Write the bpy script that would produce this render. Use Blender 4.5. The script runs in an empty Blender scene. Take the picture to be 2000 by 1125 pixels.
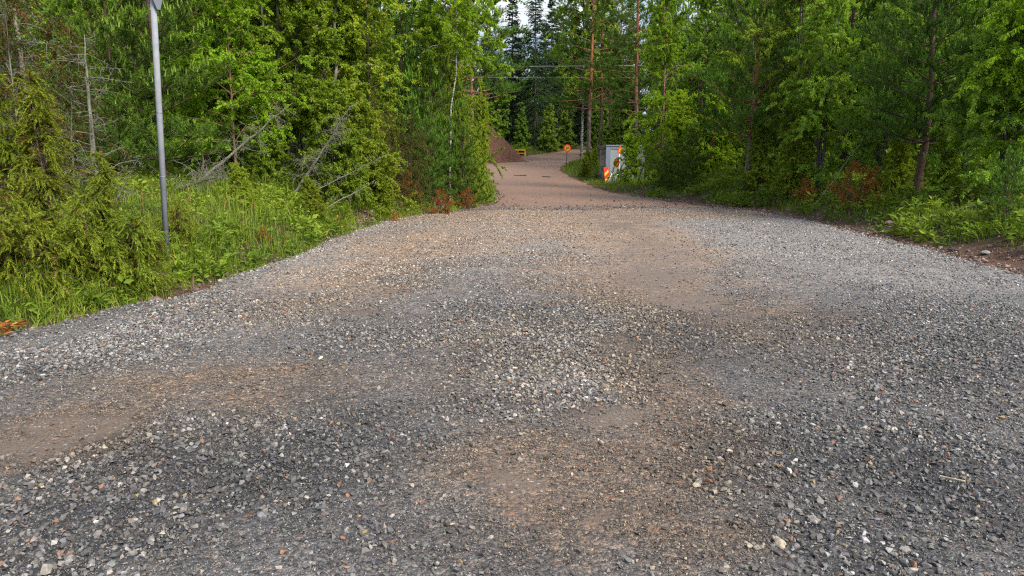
import bpy, bmesh, math
import numpy as np
from mathutils import Vector, Matrix

S = bpy.context.scene
COL = S.collection
rng = np.random.default_rng(11)
R = math.radians

# ------------------------------------------------------------------ camera geometry (metres, camera above the origin, looking along +Y)
F, PITCH, CZ = 1350.0, R(10.6), 1.6
cp, sp = math.cos(PITCH), math.sin(PITCH)

def ray(u, v):
    dx, dy = u - 1000.0, 562.5 - v
    return np.array([dx, F * cp + dy * sp, -F * sp + dy * cp])

def zbase(y):
    """height of the road along its length: flat, then climbing"""
    t = (np.asarray(y, float) - 41.0) / 3.5
    up = 0.062 * 3.5 * np.where(t > 30, t, np.log1p(np.exp(np.clip(t, -40, 30))))
    t2 = (np.asarray(y, float) - 132.0) / 6
    dn = 0.055 * 6 * np.where(t2 > 30, t2, np.log1p(np.exp(np.clip(t2, -40, 30))))
    return up - dn

def G(u, v):
    """where the line of sight of a photo pixel meets the road level"""
    r = ray(u, v)
    lo, hi = 0.1, 95.0
    for _ in range(60):
        m = 0.5 * (lo + hi)
        z = CZ + r[2] * m / r[1]
        if z > zbase(m): lo = m
        else: hi = m
    return np.array([r[0] * lo / r[1], lo])

def P(u, v, y):
    r = ray(u, v)
    return r * (y / r[1]) + np.array([0, 0, CZ])

# ------------------------------------------------------------------ numpy noise
_tab = np.random.default_rng(5).random((256, 256))
def vnoise(x, y, sc=1.0, seed=0):
    x = np.asarray(x, float) * sc + seed * 17.13; y = np.asarray(y, float) * sc + seed * 31.7
    xi, yi = np.floor(x).astype(int), np.floor(y).astype(int)
    fx, fy = x - xi, y - yi
    fx = fx * fx * (3 - 2 * fx); fy = fy * fy * (3 - 2 * fy)
    a = _tab[xi & 255, yi & 255]; b = _tab[(xi + 1) & 255, yi & 255]
    c = _tab[xi & 255, (yi + 1) & 255]; d = _tab[(xi + 1) & 255, (yi + 1) & 255]
    return (a * (1 - fx) + b * fx) * (1 - fy) + (c * (1 - fx) + d * fx) * fy - 0.5
def fbm(x, y, sc=1.0, seed=0, o=3):
    r = 0
    for i in range(o): r = r + vnoise(x, y, sc * 2 ** i, seed + i * 3) * 0.55 ** i
    return r
def smooth(x, a, b):
    t = np.clip((x - a) / (b - a), 0, 1); return t * t * (3 - 2 * t)

# ------------------------------------------------------------------ outlines of the gravel yard and the dirt road
yard_px_left = [(0, 662), (110, 635), (200, 612), (300, 592), (400, 563), (480, 536), (580, 501), (660, 466), (740, 438), (800, 424), (850, 419), (940, 412)]
yard_px_right = [(1000, 412), (1150, 413), (1300, 408), (1400, 412), (1480, 416), (1600, 437), (1700, 463), (1800, 487), (1900, 513), (2000, 541)]
YARD = np.array([(-20, -14), (-12, -3), (-7.6, 3.2)] + [tuple(G(*p)) for p in yard_px_left + yard_px_right] + [(11, 5.6), (16, 0), (26, -14)])
road_px_l = [(840, 421), (905, 409), (962, 398), (985, 384), (972, 372), (960, 352), (945, 338), (930, 322), (905, 310), (960, 305), (1025, 305), (1060, 300), (1090, 296.5), (1112, 293)]
road_px_r = [(1150, 294), (1128, 302), (1140, 309), (1112, 317), (1095, 325), (1092, 333), (1106, 342), (1130, 353), (1152, 363), (1182, 372), (1215, 380), (1265, 388), (1330, 396), (1400, 405), (1490, 413), (1500, 440), (1200, 440)]
ROAD = np.array([tuple(G(*p)) for p in road_px_l] + [(14, 100), (30, 120), (33, 117), (18, 97)] + [tuple(G(*p)) for p in road_px_r])

def sdf(poly, x, y):
    x = np.ravel(x).astype(float); y = np.ravel(y).astype(float)
    out = np.empty(len(x)); A = poly; B = np.roll(poly, -1, 0)
    for s in range(0, len(x), 40000):
        px, py = x[s:s + 40000, None], y[s:s + 40000, None]
        ex, ey = B[:, 0] - A[:, 0], B[:, 1] - A[:, 1]
        wx, wy = px - A[:, 0], py - A[:, 1]
        t = np.clip((wx * ex + wy * ey) / (ex * ex + ey * ey), 0, 1)
        d = np.sqrt(((wx - ex * t) ** 2 + (wy - ey * t) ** 2).min(1))
        c = ((A[:, 1] <= py) & (B[:, 1] > py)) | ((B[:, 1] <= py) & (A[:, 1] > py))
        xs = A[:, 0] + (py - A[:, 1]) / np.where(ey == 0, 1e-9, ey) * ex
        ins = (c & (px < xs)).sum(1) % 2 == 1
        out[s:s + 40000] = np.where(ins, d, -d)
    return out

def open_dist(x, y):
    """metres outside the driven ground (negative on it)"""
    return -np.maximum(sdf(YARD, x, y), sdf(ROAD, x, y))

def T(x, y, d=None):
    x = np.atleast_1d(np.asarray(x, float)); y = np.atleast_1d(np.asarray(y, float))
    if d is None: d = open_dist(x, y)
    dn = np.maximum(d, 0)
    left = x < 0.03 * y
    bl = 1.15 * (1 - np.exp(-dn / 2.3)) * smooth(dn, -.2, .9)
    br = 1.0 * (1 - np.exp(-np.maximum(dn - .5, 0) / 1.9))
    far = smooth(y, 44, 60)
    bank = np.where(left, bl, br) * (1 - 0.6 * far)
    bank = np.where(left, bank, bank * (1 - .8 * smooth(y, 30, 38)))
    return zbase(y) + bank + 0.16 * fbm(x, y, .7, 2) * smooth(dn, .2, 2.5) + .015 * vnoise(x, y, .6, 9)
def T1(x, y): return float(T(x, y)[0])
def GT(u, v):
    """where the line of sight of a photo pixel meets the real terrain"""
    ys = np.arange(2.5, 110, .05); r = ray(u, v); h = CZ + r[2] * ys / r[1] - T(r[0] * ys / r[1], ys)
    i = int(np.argmax(h <= 0)) or len(ys) - 1
    return np.array([r[0] * ys[i] / r[1], ys[i]])

# ------------------------------------------------------------------ mesh gathering
class MB:
    def __init__(s): s.v = []; s.f = {3: [], 4: []}; s.m = {3: [], 4: []}; s.a = []; s.c = []; s.n = 0
    def add(s, V, Fc, var=0.5, mat=0, col=None):
        V = np.asarray(V, np.float32).reshape(-1, 3); Fc = np.asarray(Fc, np.int64); k = Fc.shape[1]
        s.v.append(V); s.f[k].append(Fc + s.n); s.m[k].append(np.full(len(Fc), mat, np.int32))
        s.a.append(np.broadcast_to(np.asarray(var, np.float32), (len(V),)))
        if col is not None: s.c.append(np.asarray(col, np.float32))
        s.n += len(V)
    def arrays(s):
        return (np.concatenate(s.v), {k: (np.concatenate(s.f[k]) if s.f[k] else np.zeros((0, k), np.int64)) for k in (3, 4)},
                np.concatenate(s.a), {k: (np.concatenate(s.m[k]) if s.m[k] else np.zeros(0, np.int32)) for k in (3, 4)})
    def add_arrays(s, arr, M, t, mat_of=None, dvar=0):
        V, Fc, a, m = arr
        s.v.append((V @ M.T + t).astype(np.float32)); s.a.append(np.clip(a + dvar, 0, 1).astype(np.float32))
        for k in (3, 4):
            if len(Fc[k]): s.f[k].append(Fc[k] + s.n); s.m[k].append(np.full(len(Fc[k]), mat_of, np.int32) if mat_of is not None else m[k])
        s.n += len(V)
    def mesh(s, name, mats, smooth_sh=False):
        V, Fc, a, m = s.arrays()
        me = bpy.data.meshes.new(name)
        me.vertices.add(len(V)); me.vertices.foreach_set('co', V.ravel())
        idx = np.concatenate([Fc[3].ravel(), Fc[4].ravel()]).astype(np.int32)
        st = np.concatenate([np.arange(len(Fc[3])) * 3, len(Fc[3]) * 3 + np.arange(len(Fc[4])) * 4]).astype(np.int32)
        me.loops.add(len(idx)); me.loops.foreach_set('vertex_index', idx)
        me.polygons.add(len(st)); me.polygons.foreach_set('loop_start', st)
        mi = np.concatenate([m[3], m[4]])
        if mi.any(): me.polygons.foreach_set('material_index', mi)
        me.polygons.foreach_set('use_smooth', np.full(len(st), smooth_sh, bool))
        at_ = me.attributes.new('var', 'FLOAT', 'POINT'); at_.data.foreach_set('value', a.astype(np.float32))
        if s.c:
            c = np.concatenate(s.c); c4 = np.ones((len(c), 4), np.float32); c4[:, :3] = c
            at_ = me.attributes.new('col', 'FLOAT_COLOR', 'POINT'); at_.data.foreach_set('color', c4.ravel())
        for mt in (mats if isinstance(mats, (list, tuple)) else [mats]): me.materials.append(mt)
        me.update(calc_edges=True)
        return me
    def build(s, name, mats, parent=None, smooth_sh=False):
        return link(name, s.mesh(name, mats, smooth_sh), parent)

def link(name, me, parent=None):
    o = bpy.data.objects.new(name, me); COL.objects.link(o)
    if parent is not None: o.parent = parent
    return o
def tag(o, label=None, cat=None, group=None, kind=None):
    for k, v in (('label', label), ('category', cat), ('group', group), ('kind', kind)):
        if v: o[k] = v
    return o
def empty(name, loc, rz=0.0, rot=None):
    o = bpy.data.objects.new(name, None); COL.objects.link(o)
    o.location = loc; o.rotation_euler = rot or (0, 0, rz); o.empty_display_size = .3
    return o

def unit(v): return v / np.maximum(np.linalg.norm(v, axis=-1, keepdims=True), 1e-9)
def rnd(n, r): return unit(r.normal(size=(n, 3)))

def curves(p0, d0, L, k, bend):
    s = np.linspace(0, 1, k)[None, :, None]
    return p0[:, None] + L[:, None, None] * (d0[:, None] * s + bend[:, None] * s ** 2)
def on(paths, i, s):
    k = paths.shape[1]; q = np.clip(s, 0, .9999) * (k - 1); a = q.astype(int); f = (q - a)[:, None]
    return paths[i, a] * (1 - f) + paths[i, a + 1] * f
def tang(paths, i, s):
    k = paths.shape[1]; a = (np.clip(s, 0, .9999) * (k - 1)).astype(int)
    return unit(paths[i, a + 1] - paths[i, a])

def tubes(mb, paths, radii, sides=4, var=None, mat=0):
    N, k, _ = paths.shape
    t = np.gradient(paths, axis=1); t = unit(t)
    main = unit(paths[:, -1] - paths[:, 0])
    ref = np.where(np.abs(main[:, 2:3]) > .8, np.array([[1., 0, 0]]), np.array([[0, 0, 1.]]))[:, None]
    b = unit(np.cross(t, ref)); n = np.cross(b, t)
    an = np.arange(sides) / sides * 2 * math.pi
    V = paths[:, :, None] + radii[:, :, None, None] * (np.cos(an)[None, None, :, None] * b[:, :, None] + np.sin(an)[None, None, :, None] * n[:, :, None])
    ids = np.arange(N * k * sides).reshape(N, k, sides); nx = np.roll(ids, -1, 2)
    Q = np.stack([ids[:, :-1], nx[:, :-1], nx[:, 1:], ids[:, 1:]], -1).reshape(-1, 4)
    va = 0.5 if var is None else np.repeat(np.asarray(var, float).reshape(N, -1), 1, 1)
    if var is not None:
        va = np.broadcast_to(np.asarray(var)[..., None] if np.ndim(var) == 2 else np.asarray(var)[:, None, None], (N, k, sides)).ravel()
    mb.add(V, Q, va, mat)

def leaves(mb, p, d, L, W, var, r, flat=1.2, mat=0):
    n = len(p); d = unit(d)
    nrm = unit(r.normal(size=(n, 3)) + np.array([0, 0, flat])); s = unit(np.cross(d, nrm)); up = np.cross(s, d)
    L = np.broadcast_to(L, (n,))[:, None]; W = np.broadcast_to(W, (n,))[:, None]
    V = np.stack([p, p + d * L * .42 + s * W * .5 + up * W * .12, p + d * L - up * L * .12, p + d * L * .42 - s * W * .5 + up * W * .12], 1)
    mb.add(V, np.arange(n * 4).reshape(n, 4), np.repeat(np.clip(var, 0, 1), 4), mat)
def needles(mb, p, d, L, W, var, r, mat=0):
    n = len(p); d = unit(d); s = unit(np.cross(d, r.normal(size=(n, 3))))
    L = np.broadcast_to(L, (n,))[:, None]; W = np.broadcast_to(W, (n,))[:, None]
    V = np.stack([p + s * W * .5, p - s * W * .5, p + d * L], 1)
    mb.add(V, np.arange(n * 3).reshape(n, 3), np.repeat(np.clip(var, 0, 1), 3), mat)

def trunk_path(h, k, wob, lean, r):
    s = np.linspace(0, 1, k); off = np.cumsum(r.normal(size=(k, 2)) * wob * h / k, 0); off -= off[0]
    return np.stack([off[:, 0] + lean[0] * s * h, off[:, 1] + lean[1] * s * h, s * h - .12 * (s == 0)], 1)[None]

# ------------------------------------------------------------------ plants: each returns (wood, crown)
def broadleaf(h, spread, nb, base, e0, e1, prof, nleaf, leaf, droop=.2, r0=.05, lean=(0, 0), sub=7, seed=0, stems=1, wob=.06, asp=.75, stem_spread=.3, hang=.5):
    r = np.random.default_rng(seed); WS, C = [], MB(); secs = []; segw = []
    for st in range(stems):
        W = MB(); WS.append(W)
        hh = h * (1 if st == 0 else r.uniform(.6, .98))
        a = r.uniform(0, 6.28); ln = np.array(lean) + (np.array([math.cos(a), math.sin(a)]) * r.uniform(.3, 1) * stem_spread * spread / hh if stems > 1 else 0)
        tp = trunk_path(hh, 12, wob, ln, r)
        if stems > 1: tp[:, :, :2] += np.array([math.cos(a), math.sin(a)]) * r.uniform(0, .4) * r0
        sc = hh / h; rr = r0 * sc * (1 - np.linspace(0, 1, 12) * .9)[None] * np.where(np.arange(12) == 0, 1.25, 1)
        tubes(W, tp, rr, 7 if r0 > .04 else 5, var=np.linspace(0, 1, 12)[None])
        n = max(6, int(nb / stems)); t = np.sort(r.uniform(base, .985, n)); tt = (t - base) / (1 - base)
        az = np.arange(n) * 2.4 + r.normal(size=n) * .5
        el = R(e0) + (R(e1) - R(e0)) * tt + r.normal(size=n) * .17
        d = np.stack([np.cos(az) * np.cos(el), np.sin(az) * np.cos(el), np.sin(el)], 1)
        L = spread * prof(tt) * r.uniform(.6, 1.2, n) * (1 if stems == 1 else .75) + .08
        p = on(tp, np.zeros(n, int), t)
        b1 = curves(p, d, L, 6, np.array([[0, 0, -droop]]) * r.uniform(.4, 1.4, (n, 1)) + r.normal(size=(n, 3)) * .10)
        rad = np.minimum(.45 * r0 * sc * (1 - t * .9), .0065 * L + .002)
        tubes(W, b1, rad[:, None] * np.linspace(1, .25, 6)[None], 4, var=np.full(n, .5))
        m = n * sub; i = np.repeat(np.arange(n), sub); s = r.uniform(.15, 1, m)
        d2 = unit(tang(b1, i, s) * .7 + rnd(m, r) * .8 + np.array([0, 0, .08]))
        L2 = (.14 + .3 * r.random(m)) * L[i] * (1.15 - .65 * s) + .07 * min(1, spread)
        b2 = curves(on(b1, i, s), d2, L2, 4, np.array([[0, 0, -droop]]) * r.uniform(.3, 1.6, (m, 1)) + r.normal(size=(m, 3)) * .15)
        tubes(W, b2, (np.minimum(rad[i] * .5, .004 + .004 * L2))[:, None] * np.linspace(1, .3, 4)[None], 3, var=np.full(m, .5))
        secs.append(b2); segw.append(L2)
    b2 = np.concatenate(secs); w = np.concatenate(segw); m = len(b2)
    off = r.normal(size=m) * .13
    i = r.choice(m, nleaf, p=w / w.sum()); s = r.uniform(.1, 1.05, nleaf)
    p = on(b2, i, s) + rnd(nleaf, r) * r.uniform(.0, 1, (nleaf, 1)) * leaf * .9
    d = tang(b2, i, s) * .5 + rnd(nleaf, r) * .8 + np.array([0, 0, -hang])
    sz = leaf * r.uniform(.6, 1.25, nleaf)
    leaves(C, p, d, sz, sz * asp, .48 + off[i] + r.normal(size=nleaf) * .13, r)
    return WS, C

def pine(h, spread, cb, gap, seed, nneed, nl=.064, nw=.009, candles=.5, e0=8, e1=58, r0=.06, lean=(0, 0), per=5, shade=0.0, lat=.33, bare=.08, wob=.03, power=.75):
    r = np.random.default_rng(seed); W, C = MB(), MB()
    tp = trunk_path(h, 14, wob, lean, r)
    tubes(W, tp, (r0 * (1 - np.linspace(0, 1, 14) * .88) * np.where(np.arange(14) == 0, 1.3, 1))[None], 8, var=np.linspace(0, 1, 14)[None])
    zs = np.arange(cb, h * .985, gap); zs = zs + r.normal(size=len(zs)) * gap * .06
    z = np.repeat(zs, per) + r.normal(size=len(zs) * per) * gap * .07; n = len(z); z = np.clip(z, .05, h * .99); t = z / h
    az = np.tile(np.arange(per) / per * 6.283, len(zs)) + np.repeat(r.uniform(0, 6.28, len(zs)), per) + r.normal(size=n) * .25
    q = np.clip((z - cb) / max(h - cb, .1), 0, 1)
    el = R(e0) + (R(e1) - R(e0)) * q + r.normal(size=n) * .12
    d = np.stack([np.cos(az) * np.cos(el), np.sin(az) * np.cos(el), np.sin(el)], 1)
    L = spread * np.clip(1 - q, .03, 1) ** power * r.uniform(.65, 1.15, n) + gap * .45
    b1 = curves(on(tp, np.zeros(n, int), t), d, L, 7, np.array([[0, 0, .16]]) + r.normal(size=(n, 3)) * .07)
    rad = np.minimum(.008 * L + .003, r0 * .45)
    tubes(W, b1, rad[:, None] * np.linspace(1, .3, 7)[None], 4, var=np.full(n, .3))
    nodes = np.maximum(2, (L / (gap * .42)).astype(int) * 2)
    i = np.repeat(np.arange(n), nodes); m = len(i); s = np.clip(r.uniform(bare, 1, m), 0, .97)
    side = unit(np.cross(tang(b1, i, s), np.array([0, 0, 1.]))) * np.where(r.random(m) < .5, -1, 1)[:, None]
    d2 = unit(tang(b1, i, s) * .75 + side * r.uniform(.5, 1, (m, 1)) + np.array([0, 0, .12]) + r.normal(size=(m, 3)) * .15)
    L2 = lat * L[i] * (1.15 - s) * r.uniform(.6, 1.2, m) + gap * .22
    b2 = curves(on(b1, i, s), d2, L2, 5, np.array([[0, 0, .22]]) + r.normal(size=(m, 3)) * .08)
    tubes(W, b2, np.minimum(.004 + .003 * L2, rad[i] * .6)[:, None] * np.linspace(1, .5, 5)[None], 3, var=np.full(m, .3))
    # third order shoots
    kk = 3; i3 = np.repeat(np.arange(m), kk); m3 = len(i3); s3 = r.uniform(.3, .98, m3)
    d3 = unit(tang(b2, i3, s3) + rnd(m3, r) * .7 + np.array([0, 0, .25])); L3 = (gap * .20 + .22 * L2[i3]) * r.uniform(.6, 1.2, m3)
    b3 = curves(on(b2, i3, s3), d3, L3, 5, np.array([[0, 0, .18]]) + r.normal(size=(m3, 3)) * .05)
    allb = np.concatenate([b2, b3]); w = np.concatenate([L2, L3]); off = r.normal(size=len(allb)) * .10
    j = r.choice(len(allb), nneed, p=w / w.sum()); s = r.uniform(.12, 1.0, nneed)
    tg = tang(allb, j, s); p = on(allb, j, s)
    nd = unit(tg * .75 + rnd(nneed, r) * .8 + np.array([0, 0, .1]))
    needles(C, p, nd, nl * r.uniform(.7, 1.15, nneed), nw, np.clip(.34 + off[j] + r.normal(size=nneed) * .10 + shade, .0, .7), r)
    if candles:
        tips = np.concatenate([b1[:, -1], b2[:, -1], b3[:, -1], tp[:, -1]]); hz = tips[:, 2] / h
        tips = tips[r.random(len(tips)) < candles * smooth(hz, .12, .6)]; c = len(tips); Lc = r.uniform(.3, 1, c) * gap * .34
        bc = curves(tips, unit(np.array([[0, 0, 1.]]) + r.normal(size=(c, 3)) * .14), Lc, 3, r.normal(size=(c, 3)) * .05)
        tubes(C, bc, np.tile(np.array([[.006, .005, .003]]), (c, 1)) * (nw / .005), 3, var=np.full(c, .55))
        k = c * 16; j = np.repeat(np.arange(c), 16); s = r.uniform(0, 1, k)
        needles(C, on(bc, j, s), unit(tang(bc, j, s) * 1.2 + rnd(k, r) * .55), nl * .55, nw * .9, .53 + r.normal(size=k) * .08, r)
    return W, C

def spruce(h, spread, seed, nneed, nl=.13, nw=.045, gap=.22, r0=.14, cb=1.0):
    r = np.random.default_rng(seed); W, C = MB(), MB()
    tp = trunk_path(h, 12, .01, (0, 0), r)
    tubes(W, tp, (r0 * (1 - np.linspace(0, 1, 12) * .93))[None], 7, var=np.linspace(0, 1, 12)[None])
    zs = np.arange(cb, h * .985, gap); n = len(zs) * 6; z = np.clip(np.repeat(zs, 6) + r.normal(size=n) * .1, .3, h * .99)
    q = (z - cb) / (h - cb); az = r.uniform(0, 6.28, n)
    el = R(-18) + R(60) * q ** 1.5 + r.normal(size=n) * .1
    d = np.stack([np.cos(az) * np.cos(el), np.sin(az) * np.cos(el), np.sin(el)], 1)
    L = spread * np.clip(1 - q, .02, 1) ** .8 * r.uniform(.6, 1.2, n) + .18
    b1 = curves(on(tp, np.zeros(n, int), z / h), d, L, 6, np.tile([[0, 0, -.12]], (n, 1)) + r.normal(size=(n, 3)) * .05)
    tubes(W, b1, np.minimum(.01 * L + .004, r0 * .3)[:, None] * np.linspace(1, .3, 6)[None], 3, var=np.full(n, .3))
    k = 8; i = np.repeat(np.arange(n), k); m = len(i); s = r.uniform(.15, 1, m)
    sd = unit(np.cross(tang(b1, i, s), np.array([0, 0, 1.]))) * np.where(r.random(m) < .5, -1, 1)[:, None]
    L2 = .38 * L[i] * (1.1 - s) + .08
    b2 = curves(on(b1, i, s), unit(tang(b1, i, s) * .7 + sd + r.normal(size=(m, 3)) * .1), L2, 4, np.tile([[0, 0, -.35]], (m, 1)))
    off = r.normal(size=m) * .12; w = L2; j = r.choice(m, nneed, p=w / w.sum()); s = r.random(nneed)
    nd = unit(tang(b2, j, s) * .9 + rnd(nneed, r) * .7 + np.array([0, 0, -.25]))
    needles(C, on(b2, j, s), nd, nl * r.uniform(.6, 1.2, nneed), nw, .4 + off[j] + r.normal(size=nneed) * .12, r)
    return W, C

def juniper(h, rad, seed, nneed, stems=2, nl=.034, nw=.009, rust=.022, den=34, r0=.022, el=(42, 66), droop=.75):
    r = np.random.default_rng(seed); WS, C = [], MB(); segs = []; ws = []
    for st in range(stems):
        W = MB(); WS.append(W)
        hh = h * (1 if st == 0 else r.uniform(.55, .9)); a = r.uniform(0, 6.28)
        off = np.array([math.cos(a), math.sin(a)]) * (0 if stems == 1 else rad * r.uniform(.25, .6))
        tp = trunk_path(hh, 10, .05, off / hh * .6, r); tp[:, :, :2] += off * .5
        tubes(W, tp, (r0 * (1 - np.linspace(0, 1, 10) * .85))[None], 5, var=np.linspace(0, 1, 10)[None])
        n = int(den * hh); t = r.uniform(.03, .98, n); az = r.uniform(0, 6.28, n); e = R(el[0]) + R(el[1] - el[0]) * t + r.normal(size=n) * .18
        d = np.stack([np.cos(az) * np.cos(e), np.sin(az) * np.cos(e), np.sin(e)], 1)
        L = rad * 1.25 * np.clip(1.02 - t, .05, 1) ** .55 * r.uniform(.45, 1.15, n) + .06
        b1 = curves(on(tp, np.zeros(n, int), t), d, L, 6, np.array([[0, 0, -droop]]) * r.uniform(.4, 1.2, (n, 1)) + r.normal(size=(n, 3)) * .1)
        tubes(W, b1, (.0025 + .004 * L)[:, None] * np.linspace(1, .3, 6)[None], 3, var=np.full(n, .3))
        k = 12; i = np.repeat(np.arange(n), k); m = len(i); s = r.uniform(.25, 1, m)
        d2 = unit(tang(b1, i, s) * .8 + rnd(m, r) * .65 + np.array([0, 0, -.2])); L2 = (.05 + .10 * r.random(m)) * (.7 + .6 * rad)
        segs.append(curves(on(b1, i, s), d2, L2, 4, np.array([[0, 0, -.5]]) * r.uniform(.3, 1.2, (m, 1)))); ws.append(L2 * np.repeat(r.uniform(.5, 1.4, n), k))
    b2 = np.concatenate(segs); w = np.concatenate(ws); m = len(b2)
    off = r.normal(size=m) * .12; rs = r.random(m) < rust
    j = r.choice(m, nneed, p=w / w.sum()); s = r.random(nneed)
    var = np.clip(.5 + off[j] + .18 * (s - .5) + r.normal(size=nneed) * .10, .12, 1); var[rs[j]] = .03
    needles(C, on(b2, j, s), unit(tang(b2, j, s) * .9 + rnd(nneed, r) * .6), nl * r.uniform(.7, 1.2, nneed), nw, var, r)
    return WS, C

def dead_tree(h, spread, seed, nb=46, r0=.05, base=.12, el=(-5, 20), droop=.15, sub=6, lean=(0, 0), tw=.35, kink=.25):
    r = np.random.default_rng(seed); W, B = MB(), MB()
    tp = trunk_path(h, 16, .09, lean, r)
    tubes(W, tp, (r0 * (1 - np.linspace(0, 1, 16) * .85) * r.uniform(.85, 1.15, 16))[None], 7, var=np.linspace(0, 1, 16)[None])
    t = r.uniform(base, .99, nb); az = r.uniform(0, 6.28, nb); e = R(el[0]) + R(el[1] - el[0]) * r.random(nb)
    d = np.stack([np.cos(az) * np.cos(e), np.sin(az) * np.cos(e), np.sin(e)], 1)
    L = spread * (1 - .6 * t) * r.uniform(.3, 1.15, nb)
    b1 = curves(on(tp, np.zeros(nb, int), t), d, L, 8, np.array([[0, 0, -droop]]) + r.normal(size=(nb, 3)) * .2)
    b1[:, 1:] += np.cumsum(r.normal(size=(nb, 7, 3)), 1) * (.02 * kink * 4) * L[:, None, None] * .5
    rad = np.minimum(.003 + .006 * L, r0 * .4)
    tubes(B, b1, rad[:, None] * np.linspace(1, .4, 8)[None] * r.uniform(.8, 1.25, (nb, 8)), 4, var=r.random(nb))
    i = np.repeat(np.arange(nb), sub); m = len(i); s = r.uniform(.2, 1, m)
    b2 = curves(on(b1, i, s), unit(tang(b1, i, s) * .6 + rnd(m, r)), tw * L[i] * r.uniform(.3, 1.1, m), 5, r.normal(size=(m, 3)) * .3)
    b2[:, 1:] += np.cumsum(r.normal(size=(m, 4, 3)), 1) * .012
    tubes(B, b2, np.tile(np.array([[.0042, .0038, .0034, .003, .0022]]), (m, 1)), 3, var=r.random(m))
    return W, B

# ------------------------------------------------------------------ materials
def mat(name):
    m = bpy.data.materials.new(name); m.use_nodes = True
    nt = m.node_tree; nt.nodes.clear(); out = nt.nodes.new('ShaderNodeOutputMaterial')
    return m, nt, out
def N(nt, t, **kw):
    n = nt.nodes.new('ShaderNode' + t)
    for k, v in kw.items():
        if k.startswith('i_'): n.inputs[k[2:].replace('_', ' ')].default_value = v
        else: setattr(n, k, v)
    return n
def ramp(nt, fac, stops):
    c = nt.nodes.new('ShaderNodeValToRGB'); el = c.color_ramp.elements
    while len(el) < len(stops): el.new(.5)
    for e, (p, col) in zip(el, stops): e.position = p; e.color = (*col, 1) if len(col) == 3 else col
    nt.links.new(fac, c.inputs[0]); return c.outputs[0]
def mix(nt, f, a, b, mode='MIX'):
    m = nt.nodes.new('ShaderNodeMix'); m.data_type = 'RGBA'; m.blend_type = mode
    for i, x in ((0, f), (6, a), (7, b)):
        if hasattr(x, 'links') or hasattr(x, 'is_linked'): nt.links.new(x, m.inputs[i])
        else: m.inputs[i].default_value = x if i == 0 else (*x, 1)
    return m.outputs[2]
def math_(nt, op, a, b=None):
    m = nt.nodes.new('ShaderNodeMath'); m.operation = op
    for i, x in ((0, a), (1, b)):
        if x is None: continue
        if hasattr(x, 'is_linked'): nt.links.new(x, m.inputs[i])
        else: m.inputs[i].default_value = x
    return m.outputs[0]
def attr(nt, name, out='Fac'):
    a = nt.nodes.new('ShaderNodeAttribute'); a.attribute_name = name; return a.outputs[out]
def noise(nt, vec, scale, det=4, rough=.55):
    n = nt.nodes.new('ShaderNodeTexNoise'); n.inputs['Scale'].default_value = scale; n.inputs['Detail'].default_value = det; n.inputs['Roughness'].default_value = rough
    if vec is not None: nt.links.new(vec, n.inputs['Vector'])
    return n
def objco(nt): return nt.nodes.new('ShaderNodeTexCoord').outputs['Object']

def leafmat(name, stops, trans=.35, tcol=1.0, rough=.6, spec=.12, hue=.012, val=.18):
    m, nt, out = mat(name)
    c = ramp(nt, attr(nt, 'var'), stops)
    oi = nt.nodes.new('ShaderNodeObjectInfo')
    h = nt.nodes.new('ShaderNodeHueSaturation')
    mr = N(nt, 'MapRange'); nt.links.new(oi.outputs['Random'], mr.inputs[0]); mr.inputs[3].default_value = .5 - hue; mr.inputs[4].default_value = .5 + hue
    nt.links.new(mr.outputs[0], h.inputs['Hue'])
    r2 = math_(nt, 'FRACT', math_(nt, 'MULTIPLY', oi.outputs['Random'], 7.31))
    nt.links.new(math_(nt, 'ADD', math_(nt, 'MULTIPLY', r2, 2 * val), 1 - val), h.inputs['Value'])
    nt.links.new(c, h.inputs['Color']); c = h.outputs[0]
    p = N(nt, 'BsdfPrincipled'); nt.links.new(c, p.inputs['Base Color']); p.inputs['Roughness'].default_value = rough; p.inputs['Specular IOR Level'].default_value = spec
    t = N(nt, 'BsdfTranslucent'); nt.links.new(mix(nt, 1.0, c, (1.25 * tcol, 1.2 * tcol, .55 * tcol), 'MULTIPLY'), t.inputs['Color'])
    ms = N(nt, 'MixShader'); ms.inputs[0].default_value = trans
    nt.links.new(p.outputs[0], ms.inputs[1]); nt.links.new(t.outputs[0], ms.inputs[2]); nt.links.new(ms.outputs[0], out.inputs[0])
    return m
def surf(name, color_fn, rough=.8, spec=.3, bump_fn=None, bstr=.4, bdist=.02, metal=0.0):
    m, nt, out = mat(name)
    p = N(nt, 'BsdfPrincipled'); p.inputs['Roughness'].default_value = rough; p.inputs['Specular IOR Level'].default_value = spec; p.inputs['Metallic'].default_value = metal
    c = color_fn(nt)
    if hasattr(c, 'is_linked'): nt.links.new(c, p.inputs['Base Color'])
    else: p.inputs['Base Color'].default_value = (*c, 1)
    if bump_fn:
        b = N(nt, 'Bump'); b.inputs['Strength'].default_value = bstr; b.inputs['Distance'].default_value = bdist
        nt.links.new(bump_fn(nt), b.inputs['Height']); nt.links.new(b.outputs[0], p.inputs['Normal'])
    nt.links.new(p.outputs[0], out.inputs[0]); return m

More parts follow.
